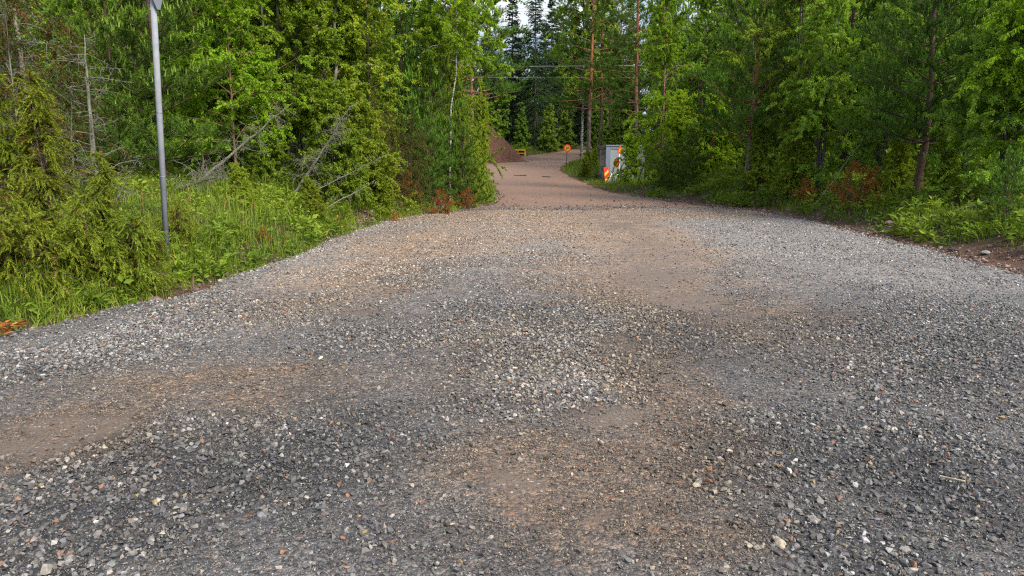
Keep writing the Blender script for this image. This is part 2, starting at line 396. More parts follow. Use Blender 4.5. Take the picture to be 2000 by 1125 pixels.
RUST = (.13, .055, .016)
M = {}
M['birch'] = leafmat('birch_leaf', [(0, (0.120, 0.201, 0.011)), (.5, (0.230, 0.358, 0.019)), (1, (0.381, 0.506, 0.042))], 0.50)
M['cherry'] = leafmat('bright_leaf', [(0, (0.089, 0.146, 0.009)), (.5, (0.207, 0.284, 0.021)), (1, (0.390, 0.429, 0.051))], 0.48)
M['willow'] = leafmat('willow_leaf', [(0, (0.089, 0.171, 0.019)), (.5, (0.203, 0.324, 0.034)), (1, (0.403, 0.505, 0.067))], 0.46)
M['dark'] = leafmat('deep_wood_leaf', [(0, (0.060, 0.120, 0.018)), (.5, (0.156, 0.254, 0.029)), (1, (0.322, 0.449, 0.055))], 0.42)
M['pine'] = leafmat('pine_needle', [(0, (0.032, 0.078, 0.013)), (.4, (0.082, 0.164, 0.017)), (.65, (0.149, 0.246, 0.022)), (.8, (0.297, 0.421, 0.025)), (1, (0.404, 0.514, 0.038))], .15, val=.15)
M['spruce'] = leafmat('spruce_needle', [(0, (0.008, 0.023, 0.008)), (.5, (0.021, 0.049, 0.013)), (1, (0.046, 0.091, 0.020))], .12)
M['juniper'] = leafmat('juniper_needle', [(0, RUST), (.08, RUST), (.12, (0.060, 0.084, 0.011)), (.5, (0.158, 0.204, 0.015)), (1, (0.302, 0.338, 0.032))], .25, val=.1)
M['juniper_old'] = leafmat('old_juniper_needle', [(0, (.16, .06, .02)), (.10, (.16, .06, .02)), (.14, (.030, .040, .008)), (.5, (.070, .085, .012)), (1, (.15, .165, .022))], .25, val=.1)
M['rust'] = leafmat('dead_rust_needle', [(0, (0.117, 0.042, 0.016)), (.5, (0.304, 0.113, 0.027)), (1, (0.491, 0.211, 0.055))], .2)
M['grass'] = leafmat('grass_blade', [(0, (0.365, 0.218, 0.099)), (.07, (0.279, 0.195, 0.071)), (.12, (0.056, 0.097, 0.011)), (.5, (0.147, 0.225, 0.020)), (1, (0.266, 0.334, 0.043))], .4, hue=0, val=0)
M['weed'] = leafmat('weed_leaf', [(0, (0.059, 0.107, 0.014)), (.5, (0.147, 0.220, 0.020)), (1, (0.296, 0.354, 0.043))], .38, hue=0, val=0)

def birch_bark(nt):
    co = objco(nt); mp = N(nt, 'Mapping'); mp.inputs['Scale'].default_value = (5, 5, 22); nt.links.new(co, mp.inputs[0])
    n = noise(nt, mp.outputs[0], 1.0, 5, .65)
    return ramp(nt, n.outputs[0], [(.42, (.030, .026, .022)), (.50, (.16, .145, .12)), (.60, (.34, .32, .28)), (.8, (.48, .46, .42))])
def thin_bark(c1, c2, sc=14):
    def f(nt):
        n = noise(nt, objco(nt), sc, 5, .6); return ramp(nt, n.outputs[0], [(.3, c1), (.7, c2)])
    return f
def pine_bark(lo0, lo1):
    def f(nt):
        co = objco(nt); mp = N(nt, 'Mapping'); mp.inputs['Scale'].default_value = (9, 9, 3.2); nt.links.new(co, mp.inputs[0])
        n = noise(nt, mp.outputs[0], 1.3, 6, .65)
        up = ramp(nt, n.outputs[0], [(.30, (.07, .026, .015)), (.48, (.21, .078, .034)), (.72, (.34, .15, .075))])
        dn = ramp(nt, n.outputs[0], [(.36, (.045, .035, .028)), (.5, (.12, .09, .07)), (.66, (.26, .23, .18))])
        f2 = math_(nt, 'ADD', attr(nt, 'var'), math_(nt, 'MULTIPLY', math_(nt, 'SUBTRACT', noise(nt, co, .8).outputs[0], .5), .12))
        mr = N(nt, 'MapRange'); nt.links.new(f2, mr.inputs[0]); mr.inputs[1].default_value = lo0; mr.inputs[2].default_value = lo1
        return mix(nt, mr.outputs[0], dn, up)
    return f
barkbump = lambda nt: noise(nt, objco(nt), 30, 5, .6).outputs[0]
M['birch_bark'] = surf('birch_bark', birch_bark, .75, .25, barkbump)
M['sapling_bark'] = surf('reddish_sapling_bark', thin_bark((.09, .045, .028), (.27, .15, .095)), .8, .2, barkbump)
M['grey_bark'] = surf('dark_grey_bark', thin_bark((.030, .026, .021), (.11, .10, .08)), .85, .2, barkbump)
M['pale_bark'] = surf('pale_grey_bark', thin_bark((.12, .11, .08), (.36, .33, .26)), .85, .2, barkbump)
M['pine_bark'] = surf('old_pine_bark', pine_bark(.17, .36), .85, .2, barkbump, .6, .03)
M['ypine_bark'] = surf('young_pine_bark', thin_bark((.036, .023, .017), (.12, .072, .050), 20), .85, .2, barkbump)
M['dead'] = surf('lichen_grey_wood', thin_bark((.065, .06, .043), (.23, .22, .165), 26), .9, .15, barkbump)

# ------------------------------------------------------------------ ground, yard and road surfaces
def pxpatch(u, v, du, dv, w):
    c0 = G(u, v); rx = (G(u + du, v)[0] - G(u - du, v)[0]) / 2; y0, y1 = G(u, v + dv)[1], G(u, v - dv)[1]
    return (c0[0], (y0 + y1) / 2, rx, (y1 - y0) / 2, w)
TAN = [pxpatch(*a) for a in [(1080, 422, 480, 9, 1.2), (780, 500, 160, 40, .5), (1120, 560, 120, 50, .5), (1240, 480, 150, 90, 1.0), (1300, 600, 110, 70, .8), (1080, 980, 210, 170, .95), (1340, 800, 110, 130, .75), (420, 770, 330, 55, .8), (60, 880, 160, 60, .8), (960, 450, 230, 50, .6), (640, 580, 200, 60, .5), (1050, 700, 260, 80, .45), (1330, 1000, 110, 130, .8), (1550, 650, 120, 60, .35)]]
SAND = [pxpatch(*a) for a in [(85, 872, 105, 34, 1.1), (1228, 845, 75, 26, 1.4), (930, 995, 85, 30, .8), (1145, 1068, 50, 24, 1.2), (955, 968, 60, 12, .8), (1205, 998, 25, 16, 1.1),
    (705, 618, 45, 8, 1.0), (495, 632, 22, 6, 1.0), (1290, 560, 90, 36, .85), (1215, 440, 90, 26, .9), (1285, 500, 110, 34, .65), (1225, 690, 60, 14, .6), (1340, 600, 80, 20, .6), 
    (20, 905, 90, 22, .7), (1420, 640, 60, 20, .4), (285, 745, 25, 6, .6), (960, 402, 40, 8, 1), (1445, 1040, 60, 60, .3)]]
COARSE = [pxpatch(*a) for a in [(1060, 650, 330, 45, .9), (1100, 745, 190, 70, .9), (1000, 810, 150, 30, .6), (1650, 900, 330, 110, 1.1), (1850, 720, 260, 100, 1.0), (1880, 620, 160, 40, .8), (1600, 1080, 160, 60, 1.2),
    (200, 960, 300, 120, .95), (520, 930, 260, 110, .85), (120, 720, 220, 55, 1.0), (420, 620, 180, 40, .7), (60, 1090, 260, 60, .9), (820, 540, 90, 25, .6), (1250, 630, 130, 26, .6), (780, 1090, 160, 50, .5), (330, 650, 100, 30, .6), (600, 690, 130, 30, .35), (950, 600, 200, 20, .4)]]
DARK = [pxpatch(*a) for a in [(1100, 625, 260, 28, .5), (1350, 690, 90, 45, .5), (1850, 690, 220, 110, .75), (1650, 930, 300, 110, .7), (250, 960, 330, 120, .8), (600, 930, 260, 110, .6), (770, 460, 60, 12, .8), (840, 527, 40, 12, .7), (1300, 780, 60, 60, .3),
    (1500, 650, 160, 60, .35), (900, 1080, 500, 80, .35), (1900, 1000, 200, 120, .6), (860, 424, 60, 6, .7), (680, 790, 240, 60, .3)]]
LIGHT = [pxpatch(*a) for a in [(620, 540, 200, 60, .5), (1100, 780, 130, 50, .7), (1080, 680, 160, 40, .45), (200, 690, 190, 40, .55), (1600, 470, 260, 30, .5), (950, 440, 260, 26, .5), (1800, 560, 260, 34, .4), (420, 640, 160, 40, .4)]]  # paler gravel; the far patches also carry sky sheen in their colour
def field(pts, x, y, seed):
    wx = x + .28 * fbm(x, y, 1.6, seed) + .10 * fbm(x, y, 7, seed + 2); wy = y + .42 * fbm(x, y, 1.6, seed + 40) + .12 * fbm(x, y, 7, seed + 44)
    r = np.zeros(len(x))
    for cx, cy, rx, ry, w in pts: r += w * np.exp(-(((wx - cx) / rx) ** 2 + ((wy - cy) / ry) ** 2) ** 1.3)
    return r
def yard_fields(x, y):
    x = np.ravel(x); y = np.ravel(y)
    sand = field(SAND, x, y, 1) * (1 + 1.1 * fbm(x, y, 3, 6)) + .10 * fbm(x, y, .8, 21)
    co = field(COARSE, x, y, 3) + .55 * fbm(x, y, 1.1, 8) + .12
    dk = field(DARK, x, y, 5) * (1 + .8 * fbm(x, y, 2, 16)) + .4 * fbm(x, y, .9, 12)
    lt = field(LIGHT, x, y, 7) + .30 * fbm(x, y, 1.3, 14)
    global tan_last
    tan_last = np.clip(1.25 * field(TAN, x, y, 9) * (1 + .9 * fbm(x, y, 2.4, 23)) + .12, 0, 1)
    return np.clip(sand, 0, 1), np.clip(co, 0, 1), np.clip(dk, 0, 1), np.clip(lt, 0, 1)

def gravel_nodes(name, dirt=False):
    m, nt, out = mat(name); co = objco(nt)
    sand, dark, light = attr(nt, 'sand'), attr(nt, 'dark'), attr(nt, 'light')
    p = N(nt, 'BsdfPrincipled'); p.inputs['Roughness'].default_value = .62; p.inputs['Specular IOR Level'].default_value = .5
    def vor(scale, feat='F1'):
        v = nt.nodes.new('ShaderNodeTexVoronoi'); v.feature = feat; v.inputs['Scale'].default_value = scale; nt.links.new(co, v.inputs['Vector']); return v
    v1, v2, v3 = vor(34), vor(85), vor(19)
    def grey(v): 
        sp_ = nt.nodes.new('ShaderNodeSeparateColor'); nt.links.new(v.outputs['Color'], sp_.inputs[0]); return sp_
    g1, g2, g3 = grey(v1), grey(v2), grey(v3)
    stops = [(.0, (.030, .030, .032)), (.35, (.080, .080, .082)), (.7, (.155, .153, .150)), (.90, (.27, .26, .25)), (.955, (.46, .43, .39)), (.975, (.33, .19, .11)), (1, (.50, .47, .43))]
    c1 = ramp(nt, g1.outputs[0], stops); c2 = ramp(nt, g2.outputs[0], stops); c3 = ramp(nt, g3.outputs[0], stops)
    nz = noise(nt, co, 2.2, 5, .65).outputs[0]
    c = mix(nt, .5, c1, c2)
    mr = N(nt, 'MapRange'); nt.links.new(attr(nt, 'coarse'), mr.inputs[0]); mr.inputs[1].default_value = .3; mr.inputs[2].default_value = .9; mr.inputs[4].default_value = .6
    c = mix(nt, mr.outputs[0], c, c3)
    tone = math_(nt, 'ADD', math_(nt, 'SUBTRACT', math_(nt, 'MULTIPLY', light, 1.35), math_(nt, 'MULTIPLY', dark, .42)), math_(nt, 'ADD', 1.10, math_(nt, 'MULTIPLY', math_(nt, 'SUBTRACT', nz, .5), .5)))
    cb = N(nt, 'CombineColor'); [nt.links.new(tone, cb.inputs[i]) for i in range(3)]
    c = mix(nt, 1.0, c, cb.outputs[0], 'MULTIPLY'); c = mix(nt, 1.0, c, (.49, .475, .455), 'MULTIPLY'); c = mix(nt, attr(nt, 'tan'), c, mix(nt, 1.0, c, (1.38, 1.0, .70), 'MULTIPLY')); cd = N(nt, 'MapRange'); nt.links.new(attr(nt, 'coarse'), cd.inputs[0]); cd.inputs[1].default_value = .3; cd.inputs[2].default_value = .9; cd.inputs[3].default_value = 1.0; cd.inputs[4].default_value = .38; cdc = N(nt, 'CombineColor'); [nt.links.new(cd.outputs[0], cdc.inputs[i]) for i in range(3)]; c = mix(nt, 1.0, c, cdc.outputs[0], 'MULTIPLY')  # coarse zones: shade in the gaps between stones painted into the base colour
    fine = noise(nt, co, 160, 3, .7).outputs[0]
    sc = ramp(nt, fine, [(.25, (.098, .051, .028)), (.55, (.188, .104, .060)), (.8, (.265, .163, .104))] if dirt else [(.25, (.058, .038, .023)), (.55, (.118, .080, .051)), (.8, (.19, .138, .095))])
    sc2 = mix(nt, math_(nt, 'MULTIPLY', math_(nt, 'GREATER_THAN', g2.outputs[1], .93 if dirt else .86), .35 if dirt else .7), sc, c2)
    br = math_(nt, 'ADD', sand, math_(nt, 'MULTIPLY', math_(nt, 'SUBTRACT', noise(nt, co, 9, 6, .75).outputs[0], .5), .85))
    mr2 = N(nt, 'MapRange'); nt.links.new(br, mr2.inputs[0]); mr2.inputs[1].default_value = .08; mr2.inputs[2].default_value = (.7 if dirt else 1.1); mr2.inputs[4].default_value = (1.0 if dirt else .9); mr2.interpolation_type = 'SMOOTHSTEP'
    c = mix(nt, mr2.outputs[0], c, sc2)
    nt.links.new(c, p.inputs['Base Color'])
    hgt = math_(nt, 'ADD', math_(nt, 'MULTIPLY', v1.outputs['Distance'], -1.0), math_(nt, 'MULTIPLY', v2.outputs['Distance'], -.35))
    hgt = math_(nt, 'MULTIPLY', hgt, math_(nt, 'SUBTRACT', 1.0, math_(nt, 'MULTIPLY', mr2.outputs[0], .8)))
    hgt = math_(nt, 'ADD', hgt, math_(nt, 'MULTIPLY', fine, .12))
    b = N(nt, 'Bump'); b.inputs['Strength'].default_value = .8; b.inputs['Distance'].default_value = .02
    nt.links.new(hgt, b.inputs['Height']); nt.links.new(b.outputs[0], p.inputs['Normal'])
    nt.links.new(p.outputs[0], out.inputs[0]); return m
M['yard'] = gravel_nodes('crushed_gravel_fines')
M['road'] = gravel_nodes('packed_brown_dirt', True)
def ground_col(nt):
    co = objco(nt); n = noise(nt, co, 6, 6, .65).outputs[0]; n2 = noise(nt, co, 45, 4, .65).outputs[0]
    fl = ramp(nt, n, [(.3, (.020, .019, .010)), (.5, (.040, .042, .015)), (.7, (.055, .070, .018))])
    so = ramp(nt, n2, [(.28, (.044, .024, .016)), (.5, (.10, .056, .037)), (.75, (.19, .122, .085))])
    return mix(nt, attr(nt, 'soil'), fl, so)
M['ground'] = surf('forest_floor_and_soil', ground_col, .95, .1, lambda nt: noise(nt, objco(nt), 22, 6, .7).outputs[0], .9, .05)

def axis(*parts):
    a = np.concatenate([np.arange(s, e, d) for s, e, d in parts]); return np.unique(np.round(a, 4))
def sheet(name, xs, ys, zf, attrs, m):
    X, Y = np.meshgrid(xs, ys); x, y = X.ravel(), Y.ravel(); z = zf(x, y)
    ids = np.arange(len(x)).reshape(len(ys), len(xs))
    Q = np.stack([ids[:-1, :-1], ids[:-1, 1:], ids[1:, 1:], ids[1:, :-1]], -1).reshape(-1, 4)
    return x, y, z, Q
def sheet_obj(name, x, y, z, Q, keep, attrs, m):
    if keep is not None: Q = Q[keep[Q].any(1)]
    used = np.unique(Q); mp = np.full(len(x), -1); mp[used] = np.arange(len(used))
    mb = MB(); mb.add(np.stack([x, y, z], 1)[used], mp[Q])
    me = mb.mesh(name, m, True)
    for k, a in attrs.items():
        at_ = me.attributes.new(k, 'FLOAT', 'POINT'); at_.data.foreach_set('value', a[used].astype(np.float32))
    o = link(name, me); tag(o, kind='structure'); return o

# terrain
gx = axis((-400, -60, 20), (-60, -25, 2.5), (-25, 25, .28), (25, 60, 2.5), (60, 401, 20))
gy = axis((-60, -14, 4), (-14, 4, .6), (4, 34, .28), (34, 70, .6), (70, 130, 2), (130, 801, 30))
x, y, _, Q = sheet('', gx, gy, lambda a, b: a * 0, None, None)
d = open_dist(x, y); z = T(x, y, d) - .05 * smooth(-d, 0.0, .3)
right = x > .03 * y
sw = np.where(y < 33, 1.25, .5); soil = np.where(right, smooth(-d / sw, -1, -.25), smooth(-d, -.18, .0)) + .75 * fbm(x, y, .9, 31) * smooth(-d, -7, -1)
def gtpatch(u, v, du, dv, w):
    c0 = GT(u, v); rx = (GT(u + du, v)[0] - GT(u - du, v)[0]) / 2; return (c0[0], c0[1], abs(rx), max(.25, abs(GT(u, v - dv)[1] - GT(u, v + dv)[1]) / 2), w)
SOILSPOTS = [gtpatch(*a) for a in [(620, 405, 34, 10, .8), (560, 445, 26, 10, .7), (480, 500, 30, 12, .8), (700, 440, 24, 10, .8), (350, 470, 30, 12, .6), (800, 400, 26, 8, .8), (1560, 430, 50, 8, .7), (1800, 460, 50, 12, .7), (410, 572, 70, 20, 1.2), (300, 588, 30, 12, .8), (715, 425, 50, 14, 1), (390, 435, 50, 12, .8), (850, 395, 40, 12, 1), (770, 415, 25, 8, .8), (1660, 412, 60, 14, .8), (1900, 500, 110, 22, .9), (1960, 515, 60, 20, .9)]]
soil = np.clip(soil + field(SOILSPOTS, x, y, 2), 0, 1)
ground = sheet_obj('ground', x, y, z, Q, None, {'soil': soil}, M['ground'])

# gravel yard, laid on the terrain with a raised edge
yx = axis((-26, -9, .5), (-9, 9, .075), (9, 30, .3)); yy = axis((-14, 1.4, .5), (1.4, 9, .06), (9, 27, .15))
x, y, _, Q = sheet('', yx, yy, lambda a, b: a * 0, None, None)
sy = sdf(YARD, x, y) + .16 * fbm(x, y, 1.8, 44); d = open_dist(x, y)
zy = T(x, y, d) + np.clip(sy * .35, -.3, .045) + .012 * fbm(x, y, 2.5, 3) + .006 * vnoise(x, y, 11, 4)
sand, co, dk, lt = yard_fields(x, y); tan_ = tan_last
gravel_yard = sheet_obj('gravel_yard', x, y, zy, Q, sy > -.6, {'sand': sand, 'tan': tan_, 'coarse': co, 'dark': dk, 'light': np.clip(lt + .85 * smooth(y, 5.0, 13), 0, 1)}, M['yard'])  # paler with distance: paler gravel plus grazing sky sheen put into the colour

# dirt road
rx = axis((-14, 25, .25), (25, 36, 1)); ry = axis((15, 45, .2), (45, 124, .6))
x, y, _, Q = sheet('', rx, ry, lambda a, b: a * 0, None, None)
sr = sdf(ROAD, x, y) + .3 * fbm(x, y, 1.0, 51); d = open_dist(x, y)
zr = T(x, y, d) + np.clip(sr * .3, -.3, .018) + .03 * fbm(x, y, .8, 3)
wet = smooth(fbm(x * 2.2, y * .7, .5, 61), .02, .25)
dirt_road = sheet_obj('dirt_road', x, y, zr, Q, sr > -.6, {'sand': np.clip(1.0 - .22 * wet + .5 * fbm(x, y, 1.2, 65) - .45 * smooth(27 - y, -1, 6), 0, 1), 'coarse': x * 0, 'dark': np.clip(.3 * wet, 0, 1), 'light': np.clip(.35 + .5 * fbm(x * 2, y * .6, .7, 71), 0, 1)}, M['road'])

# ------------------------------------------------------------------ loose gravel stones
def hulls(k, seed, flat, npt=13):
    r = np.random.default_rng(seed); out = []
    for _ in range(k):
        bm = bmesh.new()
        pts = rnd(npt, r) * r.uniform(.75, 1, (npt, 1)) * np.array([1, r.uniform(.6, .9), r.uniform(*flat)])
        vs = [bm.verts.new(p) for p in pts]; res = bmesh.ops.convex_hull(bm, input=vs)
        bmesh.ops.delete(bm, geom=[v for v in bm.verts if not v.link_faces], context='VERTS')
        bm.verts.index_update(); V = np.array([v.co[:] for v in bm.verts]); Fc = np.array([[v.index for v in f.verts] for f in bm.faces])
        bm.free(); out.append((V, Fc))
    return out
H = hulls(44, 3, (.45, .75), 11); HL = hulls(24, 4, (.5, .8), 8)
def stone_cols(n, r, dk, lt, sand, tn):
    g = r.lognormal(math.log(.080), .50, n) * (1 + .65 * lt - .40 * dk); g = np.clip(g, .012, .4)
    c = g[:, None] * (np.array([1.0, 1.0, 1.02]) + r.normal(size=(n, 3)) * .03)
    k = r.random(n)
    warm = k < .30; c[warm] *= np.array([1.08, 1.0, .88])
    pale = (k > .92); c[pale] = r.uniform(.13, .25, pale.sum())[:, None] * np.array([1.0, .95, .86])
    org = (k > .968); c[org] = r.uniform(.22, .55, org.sum())[:, None] * np.array([.36, .185, .105])
    yel = (k > .991); c[yel] = r.uniform(.35, .65, yel.sum())[:, None] * np.array([.40, .29, .14])
    dust = np.clip(sand * .8, 0, .7)[:, None]
    return np.clip(c * np.array([1.10, 1.07, 1.01]) * (1 + tn[:, None] * np.array([.18, -.01, -.22])) * (1 - dust) + dust * np.array([.095, .066, .048]), .01, .7)
def scatter_stones(mb, n, size, y0, y1, prob, seed, hl, edge=False, sink=.25):
    r = np.random.default_rng(seed)
    y = np.sqrt(r.uniform(y0 ** 2, y1 ** 2, n)) if not edge else r.uniform(y0, y1, n); x = r.uniform(-1, 1, n) * (.80 * y + 1.2)
    s_ = sdf(YARD, x, y) + .16 * fbm(x, y, 1.8, 44); sa, co, dk, lt = yard_fields(x, y); tn = tan_last
    lt = np.clip(lt + .85 * smooth(y, 5.0, 13), 0, 1)  # stones lighten with distance too, sky sheen included in their colour
    k = (s_ > -.14) & (r.random(n) < prob(sa, co, dk, lt, s_)); x, y, s_, sa, dk, lt, tn = [a[k] for a in (x, y, s_, sa, dk, lt, tn)]; n = len(x)
    zz = T(x, y) + np.clip(s_ * .35, -.3, .045) + .012 * fbm(x, y, 2.5, 3)
    sz = size[0] + (size[1] - size[0]) * r.random(n) ** 1.8
    which = r.integers(0, len(hl), n); col = stone_cols(n, r, dk, lt, sa, tn)
    for w in range(len(hl)):
        i = np.where(which == w)[0]; V, Fc = hl[w]; m = len(i)
        if not m: continue
        a = r.uniform(0, 6.283, m); t1, t2 = r.normal(size=m) * .28, r.normal(size=m) * .28
        ca, sa_ = np.cos(a), np.sin(a); o, l = np.zeros(m), np.ones(m)
        Rz = np.stack([ca, -sa_, o, sa_, ca, o, o, o, l], 1).reshape(m, 3, 3)
        Rx = np.stack([l, o, o, o, np.cos(t1), -np.sin(t1), o, np.sin(t1), np.cos(t1)], 1).reshape(m, 3, 3)
        Ry = np.stack([np.cos(t2), o, np.sin(t2), o, l, o, -np.sin(t2), o, np.cos(t2)], 1).reshape(m, 3, 3)
        VV = np.einsum('mij,kj->mki', Rz @ Rx @ Ry, V) * (sz[i] / 2)[:, None, None]
        VV += np.stack([x[i], y[i], zz[i] + sz[i] * (.30 - sink - .16 * r.random(m))], 1)[:, None]
        FF = (Fc[None] + (np.arange(m) * len(V))[:, None, None]).reshape(-1, 3)
        mb.add(VV, FF, .5, 0, np.repeat(col[i], len(V), 0))
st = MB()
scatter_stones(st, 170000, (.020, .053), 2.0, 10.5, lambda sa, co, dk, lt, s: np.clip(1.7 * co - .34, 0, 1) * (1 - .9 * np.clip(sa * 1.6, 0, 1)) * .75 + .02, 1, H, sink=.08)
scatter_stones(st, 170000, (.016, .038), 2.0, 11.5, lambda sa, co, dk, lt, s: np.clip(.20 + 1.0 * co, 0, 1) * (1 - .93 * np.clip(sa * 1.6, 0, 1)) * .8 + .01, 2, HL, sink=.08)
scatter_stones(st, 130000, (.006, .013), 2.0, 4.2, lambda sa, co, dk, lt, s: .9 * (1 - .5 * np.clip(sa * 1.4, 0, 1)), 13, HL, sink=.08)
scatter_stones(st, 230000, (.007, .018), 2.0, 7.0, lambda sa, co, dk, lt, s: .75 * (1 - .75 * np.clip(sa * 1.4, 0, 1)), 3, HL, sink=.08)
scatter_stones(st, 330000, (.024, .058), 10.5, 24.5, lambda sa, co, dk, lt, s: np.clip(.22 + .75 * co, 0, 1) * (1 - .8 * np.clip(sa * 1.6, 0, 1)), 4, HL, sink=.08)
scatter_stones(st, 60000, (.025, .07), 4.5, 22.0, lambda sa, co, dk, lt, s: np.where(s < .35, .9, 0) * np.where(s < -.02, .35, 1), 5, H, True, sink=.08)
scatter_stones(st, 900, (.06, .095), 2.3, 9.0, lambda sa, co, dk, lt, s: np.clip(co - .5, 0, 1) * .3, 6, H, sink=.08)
def crumbs(mb, n, seed, hl, spill=False):
    r = np.random.default_rng(seed); y = np.sqrt(r.uniform(5 ** 2, 32 ** 2, n)); x = r.uniform(-1, 1, n) * (.82 * y + 1); d = open_dist(x, y)
    k = ((sdf(YARD, x, y) < .1) & (sdf(ROAD, x, y) > .1) & (r.random(n) < .8 * np.exp(sdf(YARD, x, y) / 1.7) * (.4 + 1.6 * np.clip(fbm(x * .6, y * 1.4, 1.0, 5) + .3, 0, 1)))) if spill else (d > -.05) & np.where(x > .03 * y, d < 1.3 * r.random(n) ** .7, (d < .35) | (field(SOILSPOTS, x, y, 2) > .35)); x, y, d = x[k], y[k], d[k]; n = len(x); z = T(x, y, d)
    sz = .012 + .075 * r.random(n) ** 5 + .0012 * y; c = r.lognormal(math.log(.10), .55, n)[:, None] * np.array([1.0, .60, .42]); g = r.random(n) > (.0 if spill else .86); c[g] = (r.lognormal(math.log(.085), .5, g.sum()) if spill else r.uniform(.10, .30, g.sum()))[:, None] * np.array([1, .88, .76])
    w = r.integers(0, len(hl), n)
    for q in range(len(hl)):
        i = np.where(w == q)[0]; V, Fc = hl[q]; m = len(i); a = r.uniform(0, 6.283, m); ca, sa = np.cos(a)[:, None], np.sin(a)[:, None]
        VV = np.stack([V[:, 0] * ca - V[:, 1] * sa, V[:, 0] * sa + V[:, 1] * ca, np.broadcast_to(V[:, 2], (m, len(V)))], -1) * (sz[i] / 2)[:, None, None] + np.stack([x[i], y[i], z[i] + sz[i] * .15 + (.02 if spill else 0)], 1)[:, None]
        mb.add(VV, (Fc[None] + (np.arange(m) * len(V))[:, None, None]).reshape(-1, 3), .5, 0, np.repeat(np.clip(c[i], .01, .5), len(V), 0))
cr = MB(); crumbs(cr, 420000, 91, HL); crumbs(st, 160000, 92, HL, True)
def stone_col(nt):
    n = noise(nt, objco(nt), 90, 4, .65).outputs[0]
    return mix(nt, 1.0, attr(nt, 'col', 'Color'), ramp(nt, n, [(.3, (.62, .62, .62)), (.7, (1.35, 1.35, 1.35))]), 'MULTIPLY')
M['stone'] = surf('crushed_stone', stone_col, .62, .5, lambda nt: noise(nt, objco(nt), 260, 3, .6).outputs[0], .35, .004)
tag(cr.build('soil_crumbs', M['stone']), 'brown soil crumbs and pebbles along the yard edges', 'soil', kind='stuff')
tag(st.build('gravel', M['stone']), 'loose crushed grey stones spread over the yard', 'gravel', kind='stuff')

# ------------------------------------------------------------------ verge grass and weeds
def veg_points(n, y0, y1, dmin, dmax, seed, side, px=None, wedge=.82):
    r = np.random.default_rng(seed)
    y = np.sqrt(r.uniform(y0 ** 2, y1 ** 2, n)); x = r.uniform(-1, 1, n) * (wedge * y + 1.0)
    k = (x < .03 * y) if side < 0 else (x > .03 * y); x, y = x[k], y[k]
    d = open_dist(x, y); k = (d > dmin) & (d < dmax); return x[k], y[k], d[k], r
def blades(mb, x, y, z, hh, w, var, r, lean=1.05, mat=0):
    n = len(x); a = r.uniform(0, 6.283, n); ln = r.uniform(.05, 1, n) ** 1.3 * lean
    s = np.array([0, .45, .8, 1.0]); wd = np.array([.8, 1, .6, .06])
    b = a + math.pi / 2 + r.normal(size=n) * .4; sd = np.stack([np.cos(b), np.sin(b), 0 * b], 1)
    dr = np.stack([np.cos(a), np.sin(a), 0 * a], 1)
    c = np.stack([x, y, z], 1)[:, None] + hh[:, None, None] * (np.array([0, 0, 1.]) * (s - .35 * ln[:, None] * s ** 2.5)[..., None] + dr[:, None] * (ln[:, None] * s ** 2)[..., None])
    off = sd[:, None] * (w[:, None] * wd / 2)[..., None]
    V = np.stack([c - off, c + off], 2).reshape(n, 8, 3)
    ids = (np.arange(n) * 8)[:, None]; Q = np.concatenate([ids + np.array([k, k + 1, k + 3, k + 2]) for k in (0, 2, 4)], 1).reshape(-1, 4)
    mb.add(V, Q, np.repeat(np.clip(var, 0, 1), 8), mat)
def soil_at(x, y): return field(SOILSPOTS, x, y, 2)
def make_grass(name, label, specs):
    mb = MB()
    for (n, y0, y1, dm, dx, seed, side, h0, h1, w, v0, dead, keepf) in specs:
        x, y, d, r = veg_points(n, y0, y1, dm, dx, seed, side)
        cl = fbm(x, y, 1.4, seed + 3); k = (r.random(len(x)) < np.clip(keepf(x, y, d) + 1.1 * cl, .03, 1)) & (r.random(len(x)) > 1.1 * soil_at(x, y)); x, y, d, cl = x[k], y[k], d[k], cl[k]
        n2 = len(x); hh = (h0 + (h1 - h0) * r.random(n2)) * (1 + .9 * fbm(x, y, .9, seed + 7)) * (.55 + .45 * smooth(d, 0, .5))
        var = np.clip(v0 + .45 * fbm(x, y, 1.0, seed + 5) + r.normal(size=n2) * .14, .14, 1); dd = r.random(n2) < dead; var[dd] = r.uniform(0, .08, dd.sum())
        blades(mb, x, y, T(x, y, d) - .02, np.clip(hh, .05, 2), w * r.uniform(.6, 1.3, n2) * (1 + .018 * y), var, r)
    return tag(mb.build(name, M['grass']), label, 'grass', kind='stuff')
make_grass('grass', 'tall bright green grass on the left bank beside the gravel', [
    (60000, 4.5, 8.5, .0, 1.8, 12, -1, .12, .40, .009, .55, .05, lambda x, y, d: .8 + 0 * d),
    (300000, 5, 24, -.10, 6.5, 1, -1, .08, .30, .0085, .50, .09, lambda x, y, d: .75 - .06 * d),
    (60000, 5, 22, .15, 6.0, 8, -1, .28, .55, .008, .60, .10, lambda x, y, d: .10 + 0 * d),
    (230000, 22, 100, .15, 9.0, 2, -1, .14, .38, .013, .52, .03, lambda x, y, d: .8 + 0 * d)])
make_grass('grass', 'darker grass tufts and fern fronds along the right verge', [
    (170000, 9, 30, .5, 6.5, 3, 1, .14, .38, .009, .40, .03, lambda x, y, d: .36 + .18 * np.exp(-((d - 2) / 1.5) ** 2)),
    (300000, 28, 80, .15, 6.0, 4, 1, .14, .36, .012, .46, .03, lambda x, y, d: .7 + 0 * d),
    (3000, 9, 26, .25, 1.4, 5, 1, .06, .18, .007, .5, .1, lambda x, y, d: .15 + 0 * d)])
